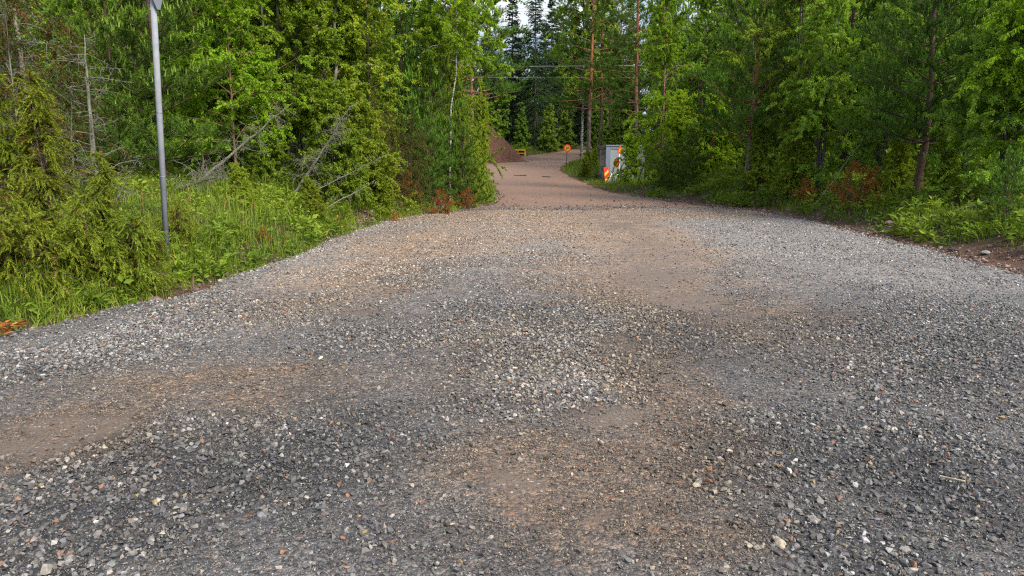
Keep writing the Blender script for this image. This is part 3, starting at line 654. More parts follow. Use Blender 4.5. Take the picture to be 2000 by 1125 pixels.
def make_weeds(name, label, specs):
    mb = MB()
    for (n, y0, y1, dm, dx, seed, side, ht, lf, v0, keep) in specs:
        x, y, d, r = veg_points(n, y0, y1, dm, dx, seed, side)
        k = (r.random(len(x)) < np.clip(keep + 1.3 * fbm(x, y, .9, seed), .02, 1)) & (r.random(len(x)) > 1.1 * soil_at(x, y)); x, y, d = x[k], y[k], d[k]; n2 = len(x); K = 13
        z = T(x, y, d); i = np.repeat(np.arange(n2), K); m = len(i); hp = ht * r.uniform(.4, 1.3, n2)
        q = r.random(m); a = r.uniform(0, 6.283, m); e = r.uniform(.05, .8, m)
        dirv = np.stack([np.cos(a) * np.cos(e), np.sin(a) * np.cos(e), np.sin(e)], 1)
        p = np.stack([x[i], y[i], z[i] + hp[i] * q], 1) + dirv * r.uniform(0, .06, (m, 1))
        L = lf * r.uniform(.5, 1.3, m) * r.uniform(.6, 1.4, n2)[i] * (1 + .012 * y[i])
        leaves(mb, p, dirv + rnd(m, r) * .2, L, L * r.uniform(.22, .55, n2)[i], (v0 + .65 * fbm(x, y, 1.1, seed + 2))[i] + r.normal(size=m) * .13, r)
        st_ = curves(np.stack([x, y, z - .02], 1), unit(np.array([[0, 0, 1.]]) + r.normal(size=(n2, 3)) * .15), hp, 3, r.normal(size=(n2, 3)) * .1)
        tubes(mb, st_, np.tile([[.003, .0025, .0015]], (n2, 1)), 3, var=np.full(n2, .35))
    return tag(mb.build(name, M['weed']), label, 'weeds', kind='stuff')
make_weeds('undergrowth', 'leafy weeds mixed into the grass of the left bank', [(42000, 5, 26, .02, 9, 21, -1, .24, .085, .46, .33), (9000, 12, 40, 4, 16, 22, -1, .45, .09, .42, .6), (9000, 40, 80, .5, 14, 25, -1, .5, .12, .4, .6)])
make_weeds('undergrowth', 'leafy weeds and ferns under the trees on the right verge', [(26000, 9, 30, .45, 8, 23, 1, .28, .11, .40, .42), (12000, 14, 50, 3, 18, 24, 1, .5, .10, .36, .6), (7000, 40, 80, .5, 12, 26, 1, .6, .12, .4, .6)])

# ------------------------------------------------------------------ tree kinds
conic = lambda t: np.clip(1.04 - t, 0.05, 1) ** .8
egg = lambda t: np.sin(np.pi * np.clip(.18 + .80 * t, 0, 1)) ** .7
full = lambda t: np.clip(1.05 - t, .1, 1) ** .45
KIND = {}
def kind(key, name, parts, bark, leaf, cat):
    W, C = parts; W = W if isinstance(W, list) else [W]; KIND[key] = dict(name=name, w=W, c=C, bark=bark, leaf=leaf, cat=cat, wm=None, cm=None, src=None)
kind('birch_a', 'birch_tree', broadleaf(7.2, 1.55, 90, .10, 28, 60, conic, 45000, 0.051, .28, .028, seed=1, sub=9, asp=.8, wob=.03), 'sapling_bark', 'birch', 'tree')
kind('birch_b', 'birch_tree', broadleaf(9.6, 2.1, 120, .07, 22, 58, full, 94500, 0.063, .25, .06, seed=2, sub=9, asp=.75, wob=.025), 'sapling_bark', 'birch', 'tree')
kind('birch_w', 'birch_tree', broadleaf(10, 1.7, 80, .38, 25, 60, egg, 39000, 0.067, .40, .036, (.03, 0), seed=3, sub=9, asp=.8, wob=.05), 'birch_bark', 'birch', 'tree')
kind('cherry_a', 'broadleaf_tree', broadleaf(7.4, 2.0, 96, .16, 20, 62, egg, 65250, 0.066, .25, .050, seed=4, sub=8, stems=3, asp=.6), 'grey_bark', 'cherry', 'tree')
kind('cherry_b', 'broadleaf_tree', broadleaf(8.0, 2.1, 100, .20, 25, 65, egg, 65250, 0.070, .30, .055, seed=5, sub=8, stems=2, asp=.62), 'pale_bark', 'cherry', 'tree')
kind('rowan', 'broadleaf_tree', broadleaf(7.2, 2.0, 100, .10, 15, 62, egg, 60900, 0.078, .28, .055, seed=6, sub=7, stems=3, asp=.42), 'grey_bark', 'willow', 'tree')
kind('willow_a', 'willow_tree', broadleaf(5.6, 1.9, 120, .05, 22, 66, full, 73950, 0.061, .30, .04, seed=7, sub=7, stems=5, asp=.5), 'grey_bark', 'willow', 'tree')
kind('bush_a', 'leafy_bush', broadleaf(2.7, 1.2, 90, .04, 25, 65, full, 32625, 0.058, .25, .022, seed=8, sub=7, stems=6, asp=.6), 'grey_bark', 'cherry', 'bush')
kind('bush_b', 'leafy_bush', broadleaf(3.9, 1.35, 110, .03, 30, 70, full, 47850, 0.057, .30, .028, seed=9, sub=7, stems=5, asp=.55), 'grey_bark', 'cherry', 'bush')
kind('bush_y', 'leafy_bush', broadleaf(4.2, 1.6, 110, .03, 28, 65, full, 36000, 0.073, .30, .028, seed=19, sub=7, stems=5, asp=.7), 'sapling_bark', 'birch', 'bush')
kind('pine_a', 'young_pine', pine(5.8, 1.35, .5, .42, 10, 80000, candles=.6, r0=.055), 'ypine_bark', 'pine', 'tree')
kind('pine_b', 'young_pine', pine(5.2, 1.15, .35, .36, 11, 72000, candles=.7, r0=.045), 'ypine_bark', 'pine', 'tree')
kind('pine_c', 'pine_tree', pine(7.6, 2.0, 1.3, .48, 12, 150000, candles=.22, r0=.10, e0=2, e1=55, nl=.075, nw=.010, shade=-.04, bare=.12, wob=.05), 'ypine_bark', 'pine', 'tree')
kind('pine_d', 'pine_tree', pine(10.5, 2.4, 1.8, .55, 13, 150000, candles=.2, r0=.12, e0=5, e1=55, nl=.085, nw=.012, shade=-.06, bare=.15, wob=.05), 'pine_bark', 'pine', 'tree')
kind('pine_s', 'young_pine', pine(2.7, .95, .15, .28, 14, 36000, candles=.3, r0=.03, shade=-.03), 'ypine_bark', 'pine', 'tree')
kind('jun_a', 'juniper', juniper(3.6, 0.71, 15, 101500, 2), 'ypine_bark', 'juniper', 'juniper')
kind('jun_b', 'juniper', juniper(2.5, 0.57, 16, 81200, 2), 'ypine_bark', 'juniper', 'juniper')
kind('jun_c', 'juniper', juniper(1.25, 0.71, 17, 66700, 4, den=44, el=(25, 60)), 'ypine_bark', 'juniper', 'juniper')
kind('jun_o', 'juniper', juniper(5.0, 1.09, 18, 101500, 3, nl=.034, nw=.010, rust=.24, den=26), 'dead', 'juniper_old', 'juniper')
kind('jun_d', 'juniper', juniper(2.9, 0.86, 20, 66700, 3, nl=.028, nw=.008, rust=.12), 'ypine_bark', 'juniper_old', 'juniper')
kind('rust_a', 'dead_pine', juniper(1.5, 0.71, 21, 31900, 3, nl=.035, nw=.008, rust=0, den=16, el=(10, 60), droop=.2), 'ypine_bark', 'rust', 'dead tree')
kind('rust_b', 'dead_juniper', juniper(.95, 0.44, 22, 17400, 3, nl=.03, nw=.007, rust=0, den=18, el=(20, 70), droop=.2), 'ypine_bark', 'rust', 'dead bush')
kind('spruce_a', 'spruce_tree', spruce(19, 2.9, 23, 80000), 'grey_bark', 'spruce', 'tree')
kind('spruce_b', 'spruce_tree', spruce(15, 2.4, 24, 65000), 'grey_bark', 'spruce', 'tree')
kind('tall_a', 'tall_pine', pine(21, 3.6, 4.5, .75, 25, 110000, nl=.14, nw=.022, candles=0, e0=-4, e1=45, r0=.19, per=4, lat=.30, bare=.45, shade=-.08, wob=.02, power=.5), 'pine_bark', 'pine', 'tree')
kind('tall_b', 'tall_pine', pine(20, 3.4, 5.0, .8, 26, 100000, nl=.14, nw=.022, candles=0, e0=-6, e1=45, r0=.17, per=4, lat=.30, bare=.5, shade=-.08, wob=.02, power=.5), 'pine_bark', 'pine', 'tree')
kind('tbirch', 'birch_tree', broadleaf(17, 2.6, 80, .32, 25, 60, egg, 39000, 0.134, .5, .12, (.01, 0), seed=27, sub=9, wob=.03), 'birch_bark', 'willow', 'tree')
kind('far_a', 'broadleaf_tree', broadleaf(12, 2.6, 80, .10, 15, 62, egg, 33000, 0.159, .3, .10, seed=28, sub=8, stems=2), 'grey_bark', 'dark', 'tree')
kind('far_b', 'broadleaf_tree', broadleaf(8, 2.4, 80, .04, 15, 62, full, 30000, 0.146, .3, .07, seed=29, sub=8, stems=3), 'grey_bark', 'dark', 'tree')

def plant(key, u, y, s=1.0, rz=0.0, label='', group=None, sz=1.0, rot=None, x=None, dz=0, leaf=None):
    k = KIND[key]
    if x is None: x = P(u, 340, y)[0]
    if k['wm'] is None:
        k['wm'] = [w_.mesh('trunk', M[k['bark']], True) for w_ in k['w']]; k['cm'] = {}
    lm = leaf or k['leaf']
    if lm not in k['cm']:
        k['cm'][lm] = k['c'].mesh('crown', M[lm], False)
    o = empty(k['name'], (x, y, T1(x, y) - .03 + dz), rz, rot); o.scale = (s, s, s * sz)
    for wm in k['wm']: link('trunk' if len(k['wm']) == 1 else 'stem', wm, o)
    link('crown', k['cm'][lm], o)
    tag(o, label, k['cat'], group); return o

L_J = 'junipers at the left edge of the yard'; L_B = 'broadleaf trees of the left wood'; L_P = 'young pines of the left wood'
R_B = 'broadleaf trees of the right wood'; R_P = 'pines of the right wood'; C_P = 'tall pines beside the dirt road'; C_F = 'trees closing the end of the road'
# left edge
plant('jun_a', 28, 8.0, .66, .3, 'tall yellow green juniper column at the left photo edge', L_J)
plant('jun_b', 98, 8.1, .80, 1.3, 'slim juniper with reddish stem, second from the left edge', L_J)
plant('jun_b', 172, 7.9, .54, 2.9, 'short juniper in front of the bare lichen trunk', L_J)
plant('jun_c', 238, 7.9, .56, .0, 'low spreading juniper at the foot of the grey sign post', L_J)
plant('jun_c', 128, 7.5, .82, 2.0, 'low juniper bush in front of the slim juniper column', L_J)
plant('jun_c', 15, 7.2, .85, 4.0, 'low juniper bush touching the left photo edge', L_J)
plant('jun_c', 212, 7.9, .8, 5.0, 'low bright juniper bush left of the one at the post', L_J)
plant('jun_o', 22, 9.6, .85, .4, 'big olive juniper with rusty brown shoots behind the front junipers', L_J)
plant('jun_o', 118, 11.8, .8, 2.2, 'rust speckled juniper behind the bare lichen covered trunk', L_J)
# left wood
plant('pine_a', 322, 15.84, 1.242, .5, 'young pine with light upright shoots right behind the sign post', L_P)
plant('pine_b', 232, 15.5, 1.2, 1.7, 'dark young pine between the bare lichen trunk and sign post', L_P)
plant('pine_b', 405, 20.4, 1.495, 2.6, 'young pine half hidden between the sign post pine and thin birch', L_P)
plant('birch_a', 463, 17.04, 1.15, 0, 'thin reddish stemmed birch with yellow green leaves above fallen trunk', L_B)
plant('birch_a', 400, 19.2, 1.208, 2, 'yellow green birch just right of the pine behind the post', L_B)
plant('birch_a', 205, 19, 1.05, 1, 'birch deep in the wood behind the bare lichen trunk', L_B)
plant('cherry_a', 555, 19.44, 1.208, 0, 'dense bright leafed tree with dark stems behind the fallen branches', L_B)
plant('cherry_b', 648, 20.64, 1.265, 1, 'leafy tree with pale grey trunk left of the young pine pair', L_B)
plant('cherry_a', 715, 21.12, 1.15, 2, 'bright leafy tree overhanging the dark juniper left of the pines', L_B)
plant('cherry_b', 498, 22.32, 1.265, 3, 'leafy tree filling the gap right of the thin reddish birch', L_B)
plant('cherry_a', 600, 24.6, 1.38, 4, 'taller leafy tree behind the two leaning dead trunks', L_B)
plant('cherry_b', 300, 24, 1.322, 5, 'leafy tree behind the sign post pine', L_B)
plant('bush_a', 655, 17.52, 1.092, 0, 'light green bush entangled with the right leaning dead trunk', L_B)
plant('bush_a', 715, 18.48, 1.15, 2, 'leafy bush between the leaning dead trunk and dark juniper', L_B)
plant('bush_a', 470, 13.8, .34, 1, 'small leafy shrub in the grass right of the sign post', L_B)
plant('bush_a', 610, 14.6, .36, 2, 'small leafy shrub in the grass below the right leaning trunk', L_B)
plant('bush_a', 745, 18.6, .45, 3, 'low leafy shrub in the grass near the gravel corner', L_B)
plant('bush_a', 520, 18.72, 0.8625, 4, 'small leafy bush between the two leaning dead trunks', L_B)
plant('pine_b', 785, 22.32, 1.15, .9, 'left one of the pair of young pines with light candles', L_P)
plant('pine_b', 848, 22.6, 1.12, 3.3, 'right one of the pair of young pines beside the white birch stem', L_P)
plant('jun_d', 758, 19.56, 1.092, 1, 'dark olive juniper below the pair of young pines', L_J)
plant('jun_d', 803, 20.6, 0.85, 3, 'yellowish juniper with rusty lower twigs below the young pines', L_J)
plant('pine_s', 838, 21.2, 0.95, 1, 'small dense dark pine left of the white birch stem', L_P)
plant('pine_s', 905, 22.8, 1, 3, 'small dark pine right of the white birch stem', L_P)
plant('birch_w', 878, 22.4, 1.12, .3, 'slender white stemmed birch leaning beside the young pines', L_B)
plant('birch_b', 880, 31, 1.0, 2.6, 'thin reddish birch crown against the sky left of the road opening', L_B)
plant('bush_b', 937, 25.2, .54, 0, 'tall rounded leafy bush at the left corner of the dirt road', L_B, 1.9)
plant('bush_b', 922, 24.0, .5, 2, 'lower leafy bush in front of the rounded corner bush', L_B, 1.5)
plant('bush_b', 895, 26.4, .8, 4, 'leafy bush behind the white birch stem', L_B, 1.6)
plant('rust_b', 862, 19.9, .8, 0, 'rust red dead juniper at the foot of the white birch', 'dead rust coloured plants')
plant('rust_b', 790, 20.4, 0.9775, 2, 'rusty dead twig clump below the yellowish juniper', 'dead rust coloured plants')
plant('rust_b', 912, 22.2, 0.75, 4, 'small rust coloured dead plant under the corner bushes', 'dead rust coloured plants')
plant('spruce_b', 818, 40, 1.25, 0, 'dark spruce spire high behind the pair of young pines', 'dark spruces')
plant('tall_a', 724, 33, 0.9, 1, 'red trunked pine showing through the leafy trees on the left', C_P)
plant('tall_b', 902, 38, 0.9, 2, 'red trunked pine behind the white stemmed birch', C_P)
plant('tall_b', 925, 44, 0.85, 3, 'red trunked pine behind the loose birch by the sky opening', C_P)
plant('rust_b', 768, 17.6, .34, 1, 'small rusty dead clump in the bare patch near the gravel corner', 'dead rust coloured plants')
plant('rust_b', 505, 11.6, .30, 2, 'rusty dry tuft in the grass of the left bank', 'dead rust coloured plants')
plant('rust_b', 655, 15.2, .30, 3, 'tiny rusty dead plant below the right leaning dead trunk', 'dead rust coloured plants')
plant('jun_c', 330, 9.6, .55, 1, 'small olive juniper in the grass behind the sign post foot', L_J)
# end of the road
plant('spruce_b', 1001, 84, 1.17, 0, 'narrow spruce spire left in the sky opening over the road', 'dark spruces')
plant('spruce_a', 1043, 82, 1.08, 1, 'broad dark spruce right of the sky opening over the road', 'dark spruces')
plant('spruce_b', 1075, 92, 1.25, 2, 'spruce between the broad dark spruce and white birch trunk', 'dark spruces')
for k_, (u_, y_, s_) in enumerate([(1092, 98, 1.2), (1118, 104, 1.3), (1142, 96, 1.2), (1165, 101, 1.3), (1190, 98, 1.25), (1222, 90, 1.2), (955, 92, 1.0)]):
    plant('spruce_b', u_, y_, s_, k_ * 1.1, 'dark spruce in the row behind the tall pine trunks', 'spruces behind the tall pines')
plant('far_a', 975, 82, .75, 0, 'dark leafy tree behind the heap of earth', C_F)
plant('far_a', 1030, 88, .9, 1, 'leafy tree below the broad dark spruce', C_F)
plant('far_a', 1100, 95, 1.0, 2, 'leafy tree straight behind the orange speed sign', C_F)
plant('far_b', 1068, 78, .72, 0, 'rounded green bush behind the grass strip at the road bend', C_F)
plant('far_b', 1020, 79, .62, 2, 'dark bush above the yellow steel frame', C_F)
plant('far_b', 1105, 88, .7, 4, 'dark bush seen above the speed sign', C_F)
plant('far_b', 1160, 84, .8, 5, 'shaded bush behind the foot of the pine trunks', C_F)
plant('far_a', 1215, 70, .9, 5, 'dark leafy tree behind the grey trailer', C_F)
plant('far_b', 1195, 62, .6, 1, 'shaded bush just behind the grey trailer', C_F)
for k_, (u_, y_, s_) in enumerate([(940, 90, .8), (985, 96, .7), (1035, 99, .75), (1062, 104, .7), (1090, 108, .8), (1118, 112, .9), (1140, 106, .8), (1175, 96, .8), (1205, 90, .8), (1235, 82, .8), (1010, 104, .8), (1150, 118, .9)]):
    plant('far_b', u_, y_, s_ * 1.25, k_ * 1.3, 'dark bush in the thicket behind the end of the dirt road', 'bushes of the far thicket')
for k_, (u_, y_, s_) in enumerate([(950, 98, .9), (1000, 108, 1.0), (1060, 112, 1.0), (1125, 120, 1.2), (1165, 110, 1.15), (1195, 100, 1.1), (1090, 120, 1.0)]):
    plant('far_a', u_, y_, s_, k_ * 1.7, 'leafy tree in the thicket behind the end of the dirt road', 'trees of the far thicket')
plant('tbirch', 1136, 62, 1.15, 0, 'slim white birch trunk left of the tall pines', C_P)
plant('tall_a', 1149, 59, 1.0, 0, 'nearest tall pine with orange upper trunk and pale mottled foot', C_P)
plant('tall_b', 1172, 63, 1.05, 1.5, 'tall pine directly right of the nearest orange trunk', C_P)
plant('tall_a', 1189, 68, 1.0, 3.1, 'thinner tall pine third in the row by the road', C_P)
plant('tall_b', 1206, 80, 1.05, 4, 'far reddish pine trunk between the row and lone pine', C_P)
plant('tall_a', 1238, 51, .92, 2, 'lone orange pine trunk rising behind the yellow green birch', C_P)
plant('bush_b', 1160, 54, .42, 1, 'low green bush left of the grey trailer', C_F)
plant('bush_b', 1150, 50, .42, 3, 'small green bush at the right road edge below the pines', C_F)
plant('bush_a', 1142, 46.5, .5, 3, 'small leafy bush on the verge in front of the pines', C_F)
# right wood
plant('birch_b', 1292, 34, .92, 0, 'tall yellow green birch with narrow crown beside the grey trailer', R_B, 1.3)
plant('bush_y', 1332, 31.5, .95, 0, 'yellow green bush right of the tall narrow birch', R_B)
plant('bush_y', 1231, 38.6, .66, 2, 'bush hiding the right half of the grey trailer', R_B)
plant('bush_y', 1385, 32, 1.1, 4, 'yellow green bush under the wide dark pine', R_B)
plant('bush_b', 1300, 30.5, .6, 1, 'low bush at the foot of the tall narrow birch', R_B)
plant('pine_s', 1345, 28.5, .9, 1, 'little dark pine at the yard edge right of the birch', R_P)
plant('pine_s', 1300, 29.5, .72, 2, 'smallest dark pine below the narrow birch', R_P)
plant('birch_b', 1365, 44, 1.25, 2, 'pale stemmed birch far behind the yellow green bushes', R_B, leaf='willow')
plant('birch_b', 1420, 40, 1.2, 4, 'hazy green birch behind the wide dark pine', R_B, leaf='willow')
plant('pine_d', 1458, 25, 1.0, 0, 'wide dark pine with long lower branches in the right wood', R_P)
plant('rowan', 1560, 23.5, 1.1, 0, 'bright leafy tree right of the wide dark pine', R_B)
plant('rowan', 1505, 27.5, 1.15, 2, 'leafy tree half behind the wide dark pine', R_B)
plant('bush_b', 1480, 24.0, .7, 2, 'shaded bush at the foot of the wide dark pine', R_B)
plant('rowan', 1600, 21.5, .85, 4, 'lower leafy tree left of the rust coloured dead pine', R_B)
plant('bush_b', 1555, 21.8, .7, 5, 'dark leafy bush at the yard edge left of the dead pine', R_B)
plant('pine_c', 1645, 25, 1.15, 1, 'bushy pine behind the rust coloured dead pine', R_P)
plant('pine_c', 1795, 17.6, 1.0, 0, 'nearest big pine with bare lower trunk on the right', R_P)
plant('pine_c', 1725, 24, 1.15, 3, 'pine filling the gap left of the nearest big pine', R_P)
plant('rowan', 1715, 20.5, .8, 1, 'leafy tree behind the rust coloured dead pine', R_B)
plant('willow_a', 1882, 18.6, 1.0, 0, 'leafy willow just right of the nearest big pine', R_B)
plant('willow_a', 1960, 15.2, 1.0, 2, 'willow at the right photo edge', R_B)
plant('rowan', 2030, 14.6, 1.0, 3, 'tree overhanging the right photo edge with drooping twigs', R_B, leaf='birch')
plant('willow_a', 1840, 23, 1.25, 4, 'taller willow behind the nearest big pine', R_B)
plant('birch_b', 1940, 24, 1.0, 4, 'tall birch behind the willow at the right edge', R_B, leaf='willow')
plant('rust_a', 1672, 17.9, .85, 0, 'rust brown dead pine sapling on the right verge', 'dead rust coloured plants')
plant('rust_b', 1577, 20.3, .8, 1, 'narrow rust brown dead sapling left of the bigger dead pine', 'dead rust coloured plants')
plant('pine_s', 1975, 12.6, .50, 2, 'small dark pine bush low at the right photo edge', R_P)
plant('bush_a', 1850, 16.6, .5, 1, 'low leafy bush right of the bare pine trunk', R_B)
plant('bush_a', 1750, 18.6, .62, 3, 'low leafy bush left of the bare pine trunk', R_B)

# dead standing and leaning trunks
def dead(u, y, args, label, tilt=(0, 0, 0), dz=0, group='dead lichen covered trees', name='dead_tree'):
    W, B = dead_tree(**args); x = P(u, 340, y)[0]
    o = empty(name, (x, y, T1(x, y) - .05 + dz), rot=tilt)
    W.build('trunk', M['dead'], o, True); B.build('branches', M['dead'], o, True); tag(o, label, 'dead tree', group)
dead(192, 11.4, dict(h=2.75, spread=1.0, seed=41, nb=60, r0=.055, base=.12, el=(-15, 25)), 'bare standing trunk crusted with pale lichen behind the junipers')
dead(78, 11.0, dict(h=4.2, spread=.8, seed=42, nb=50, r0=.06, base=.1, lean=(-.03, 0)), 'lichen grey dead trunk among the junipers near the left edge')
dead(362, 15.0, dict(h=3.0, spread=.75, seed=43, nb=46, r0=.05, base=.12, el=(-35, 45), sub=7), 'leaning dead trunk with long bare twigs beside the sign post', (0, R(52), R(8)))
dead(562, 16.6, dict(h=2.7, spread=.7, seed=44, nb=60, r0=.045, base=.2, el=(-40, 50), sub=9), 'right leaning dead trunk with dense grey twigs', (0, R(36), R(-6)))
dead(575, 16.2, dict(h=2.4, spread=.35, seed=45, nb=24, r0=.022, base=.2, el=(-40, 50), sub=5), 'thin dead branch reaching right below the leaning trunk', (0, R(66), R(4)), .12)
dead(345, 14.6, dict(h=1.4, spread=.8, seed=46, nb=50, r0=.03, base=.05, el=(-20, 60), sub=9), 'tangle of dead grey twigs right of the post', (0, R(78), R(-30)), .1, name='dead_branch')
dead(625, 15.6, dict(h=1.4, spread=.3, seed=47, nb=16, r0=.018, base=.1, el=(-40, 40), sub=4), 'short broken dead branch lying in grass under the leaning trunk', (0, R(60), R(20)), .1, name='dead_branch')
dead(205, 10.9, dict(h=1.0, spread=.25, seed=48, nb=14, r0=.02, base=.1, el=(-40, 40), sub=4), 'short dead stick leaning beside the bare lichen trunk', (0, R(32), 0), .05, name='dead_branch')
dead(1590, 19.4, dict(h=2.4, spread=.15, seed=49, nb=6, r0=.018, base=.3, sub=2), 'thin bare stick leaning right beside the narrow dead sapling', (0, R(30), 0), .0, name='dead_branch')
dead(1815, 14.6, dict(h=1.5, spread=.25, seed=50, nb=10, r0=.022, base=.2, sub=3), 'dead branch lying in the weeds right of the big pine', (0, R(74), R(-15)), .1, name='dead_branch')

# ------------------------------------------------------------------ the wood behind, one mass
def woods(name, label, seed, cond, ymax=92):
    r = np.random.default_rng(seed); mb = MB(); mats = ['dark', 'willow', 'spruce', 'grey_bark', 'cherry']
    lows = []
    for s_, (hh, sp_, st_, lf) in enumerate([(9, 2.3, 2, .13), (10, 2.0, 1, .12), (8, 2.4, 3, .14)]):
        W, C = broadleaf(hh, sp_, 46, .06, 15, 62, egg if s_ < 2 else full, 6500, lf, .3, .08, seed=100 + s_, sub=6, stems=st_); lows.append(([w_.arrays() for w_ in W], C.arrays(), hh, s_ % 2))
    for s_ in range(2):
        W, C = pine(9, 1.9, .9, .6, 110 + s_, 14000, nl=.12, nw=.018, candles=0, r0=.09, per=5); lows.append(([W.arrays()], C.arrays(), 9, 2))
    pts = []
    tries = r.uniform(0, 1, (9000, 2)); ys = np.sqrt(tries[:, 0]) * (ymax - 14) + 14; xs = (tries[:, 1] * 2 - 1) * (.84 * ys + 4)
    dd = open_dist(xs, ys); T_ = T(xs, ys, dd)
    for x, y, d, z in zip(xs, ys, dd, T_):
        if not cond(x, y, d): continue
        g = 1.7 + .018 * y
        if any((x - a) ** 2 + (y - b) ** 2 < g * g for a, b in pts): continue
        pts.append((x, y)); k = r.integers(0, len(lows)); W, C, hh, mi = lows[k]
        mt = 2 if mi == 2 else int(r.choice([0, 0, 1, 4] if y < 45 else [0, 0, 1]))
        hgt = np.clip((.235 * y + 2.2) * r.uniform(.85, 1.2), 6, 15) ; s = hgt / hh; a = r.uniform(0, 6.28); w = min(s, 1.25) * r.uniform(.85, 1.15)
        Mx = np.array([[math.cos(a) * w, -math.sin(a) * w, 0], [math.sin(a) * w, math.cos(a) * w, 0], [0, 0, s]])
        t = np.array([x, y, z - .05])
        [mb.add_arrays(w_, Mx, t, 3) for w_ in W]; mb.add_arrays(C, Mx, t, mt, r.normal() * .08)
    return tag(mb.build(name, [M[m] for m in mats]), label, 'woods', kind='stuff')
woods('woods', 'deep mixed wood behind the trees left of the road', 61, lambda x, y, d: x < .03 * y and d > 6.5 + (2 if y > 45 else 0) and y > 19 and (y < 62 or x < -.06 * y))
woods('woods', 'deep mixed wood behind the trees right of the road', 62, lambda x, y, d: x > .03 * y and d > 7.5 and y > 24 and (y < 62 or x > .20 * y))
woods('woods', 'far wood closing the view beyond the road bend', 63, lambda x, y, d: d > 3 and y > 92 and -.1 * y < x < .3 * y, 125)

# ------------------------------------------------------------------ built things
def paint(name, c, rough=.45, spec=.4, dirt=.25, metal=0.0, sc=6):
    def f(nt):
        n = noise(nt, objco(nt), sc, 6, .7).outputs[0]
        return mix(nt, ramp(nt, n, [(.42, (0, 0, 0)), (.75, (dirt, dirt, dirt))]), c, tuple(np.array(c) * .45 + np.array([.03, .025, .02])))
    return surf(name, f, rough, spec, None, metal=metal)
M['steel'] = paint('galvanised_steel', (.23, .24, .255), .75, .25, .7, 0, 8)
M['signback'] = paint('grey_sign_back', (.16, .17, .185), .55, .4, .3, .3)
M['red'] = paint('sign_orange_red', (.62, .055, .010), .4, .4, .12)
M['amber'] = paint('sign_yellow', (.80, .33, .012), .4, .4, .12)
M['yellow'] = paint('yellow_plant_paint', (.72, .36, .008), .45, .4, .35)
M['lemon'] = paint('marker_yellow', (.80, .52, .02), .45, .4, .15)
M['markred'] = paint('marker_red', (.58, .028, .014), .45, .4, .15)
M['black'] = surf('black_figures', lambda nt: (.012, .011, .010), .5, .3)
M['white'] = paint('white_paint', (.72, .71, .68), .5, .4, .3)
M['paper'] = paint('soiled_paper', (.46, .45, .42), .8, .2, .5, .0, 25)
M['shell'] = paint('pale_grey_trailer_panel', (.27, .29, .30), .45, .4, .22, .0, 2.5)
M['trim'] = paint('blue_grey_trailer_trim', (.17, .20, .24), .45, .4, .25)
M['glass'] = surf('dark_window_glass', lambda nt: (.012, .015, .02), .08, .6)
M['darkmetal'] = paint('dark_chassis_metal', (.035, .034, .033), .6, .3, .3)
M['earth'] = surf('heaped_brown_earth', lambda nt: ramp(nt, noise(nt, objco(nt), 5, 7, .75).outputs[0], [(.25, (.048, .022, .014)), (.5, (.108, .054, .036)), (.75, (.18, .10, .068))]), .95, .1, lambda nt: noise(nt, objco(nt), 12, 7, .75).outputs[0], 1.0, .12)

def box(bm, c, s, bev=0.0, rot=None):
    m = Matrix.Translation(c) @ (rot.to_4x4() if rot else Matrix()) @ Matrix.Diagonal((*s, 1))
    r = bmesh.ops.create_cube(bm, size=1.0, matrix=m)
    if bev: bmesh.ops.bevel(bm, geom=list({e for v in r['verts'] for e in v.link_edges}), offset=bev, segments=2, affect='EDGES', profile=.7)
def cyl(bm, a, b, r0, r1=None, seg=14):
    a, b = Vector(a), Vector(b); d = b - a
    m = Matrix.Translation((a + b) / 2) @ d.to_track_quat('Z', 'Y').to_matrix().to_4x4()
    bmesh.ops.create_cone(bm, cap_ends=True, segments=seg, radius1=r0, radius2=r1 if r1 is not None else r0, depth=d.length, matrix=m)
def bobj(name, bm, m, parent=None, sm=False):
    me = bpy.data.meshes.new(name); bm.to_mesh(me); bm.free(); me.materials.append(m)
    for p in me.polygons: p.use_smooth = sm and len(p.vertices) == 4
    return link(name, me, parent)
def prism(bm, pts, y0, y1):
    a = [bm.verts.new((p[0], y0, p[1])) for p in pts]; b = [bm.verts.new((p[0], y1, p[1])) for p in pts]; n = len(pts)
    bm.faces.new(a); bm.faces.new(b[::-1])
    for i in range(n): bm.faces.new((a[i], b[i], b[(i + 1) % n], a[(i + 1) % n]))
    bmesh.ops.recalc_face_normals(bm, faces=bm.faces)

# grey sign post at the left with the lower tip of a triangular sign seen from behind
py = float(GT(325.5, 522)[1]); base = P(327, 522, py); top = P(296, -60, py); base[2] = T1(base[0], py) - .1
o = empty('sign_post', base)
dv = Vector(top - base); axis_ = dv.normalized()
bm = bmesh.new(); cyl(bm, (0, 0, 0), axis_ * (dv.length + .55), .035, seg=24); bobj('pole', bm, M['steel'], o, True)
for vv_ in (220, 345):
    h_ = float(P(320, vv_, py)[2] - base[2]); bm = bmesh.new(); cyl(bm, axis_ * (h_ - .006), axis_ * (h_ + .006), .0362, seg=24); bobj('band', bm, M['signback'], o, True)
bm = bmesh.new(); cyl(bm, axis_ * (dv.length + .55), axis_ * (dv.length + .57), .038, seg=24); bobj('cap', bm, M['darkmetal'], o, True)
sp_ = empty('tmp', (0, 0, 0)); bpy.data.objects.remove(sp_)
bm = bmesh.new(); tip = Vector(P(309, 19, py - .02) - base)
w_ = .30; prism(bm, [(-.02, 0), (.02, 0), (w_ + .02, .80), (w_ - .02, .84), (-w_ + .02, .84), (-w_ - .02, .80)], -.012, .012)
pl = bobj('sign_plate', bm, M['signback'], o); pl.location = tip; pl.rotation_euler = (0, R(-3), R(60))
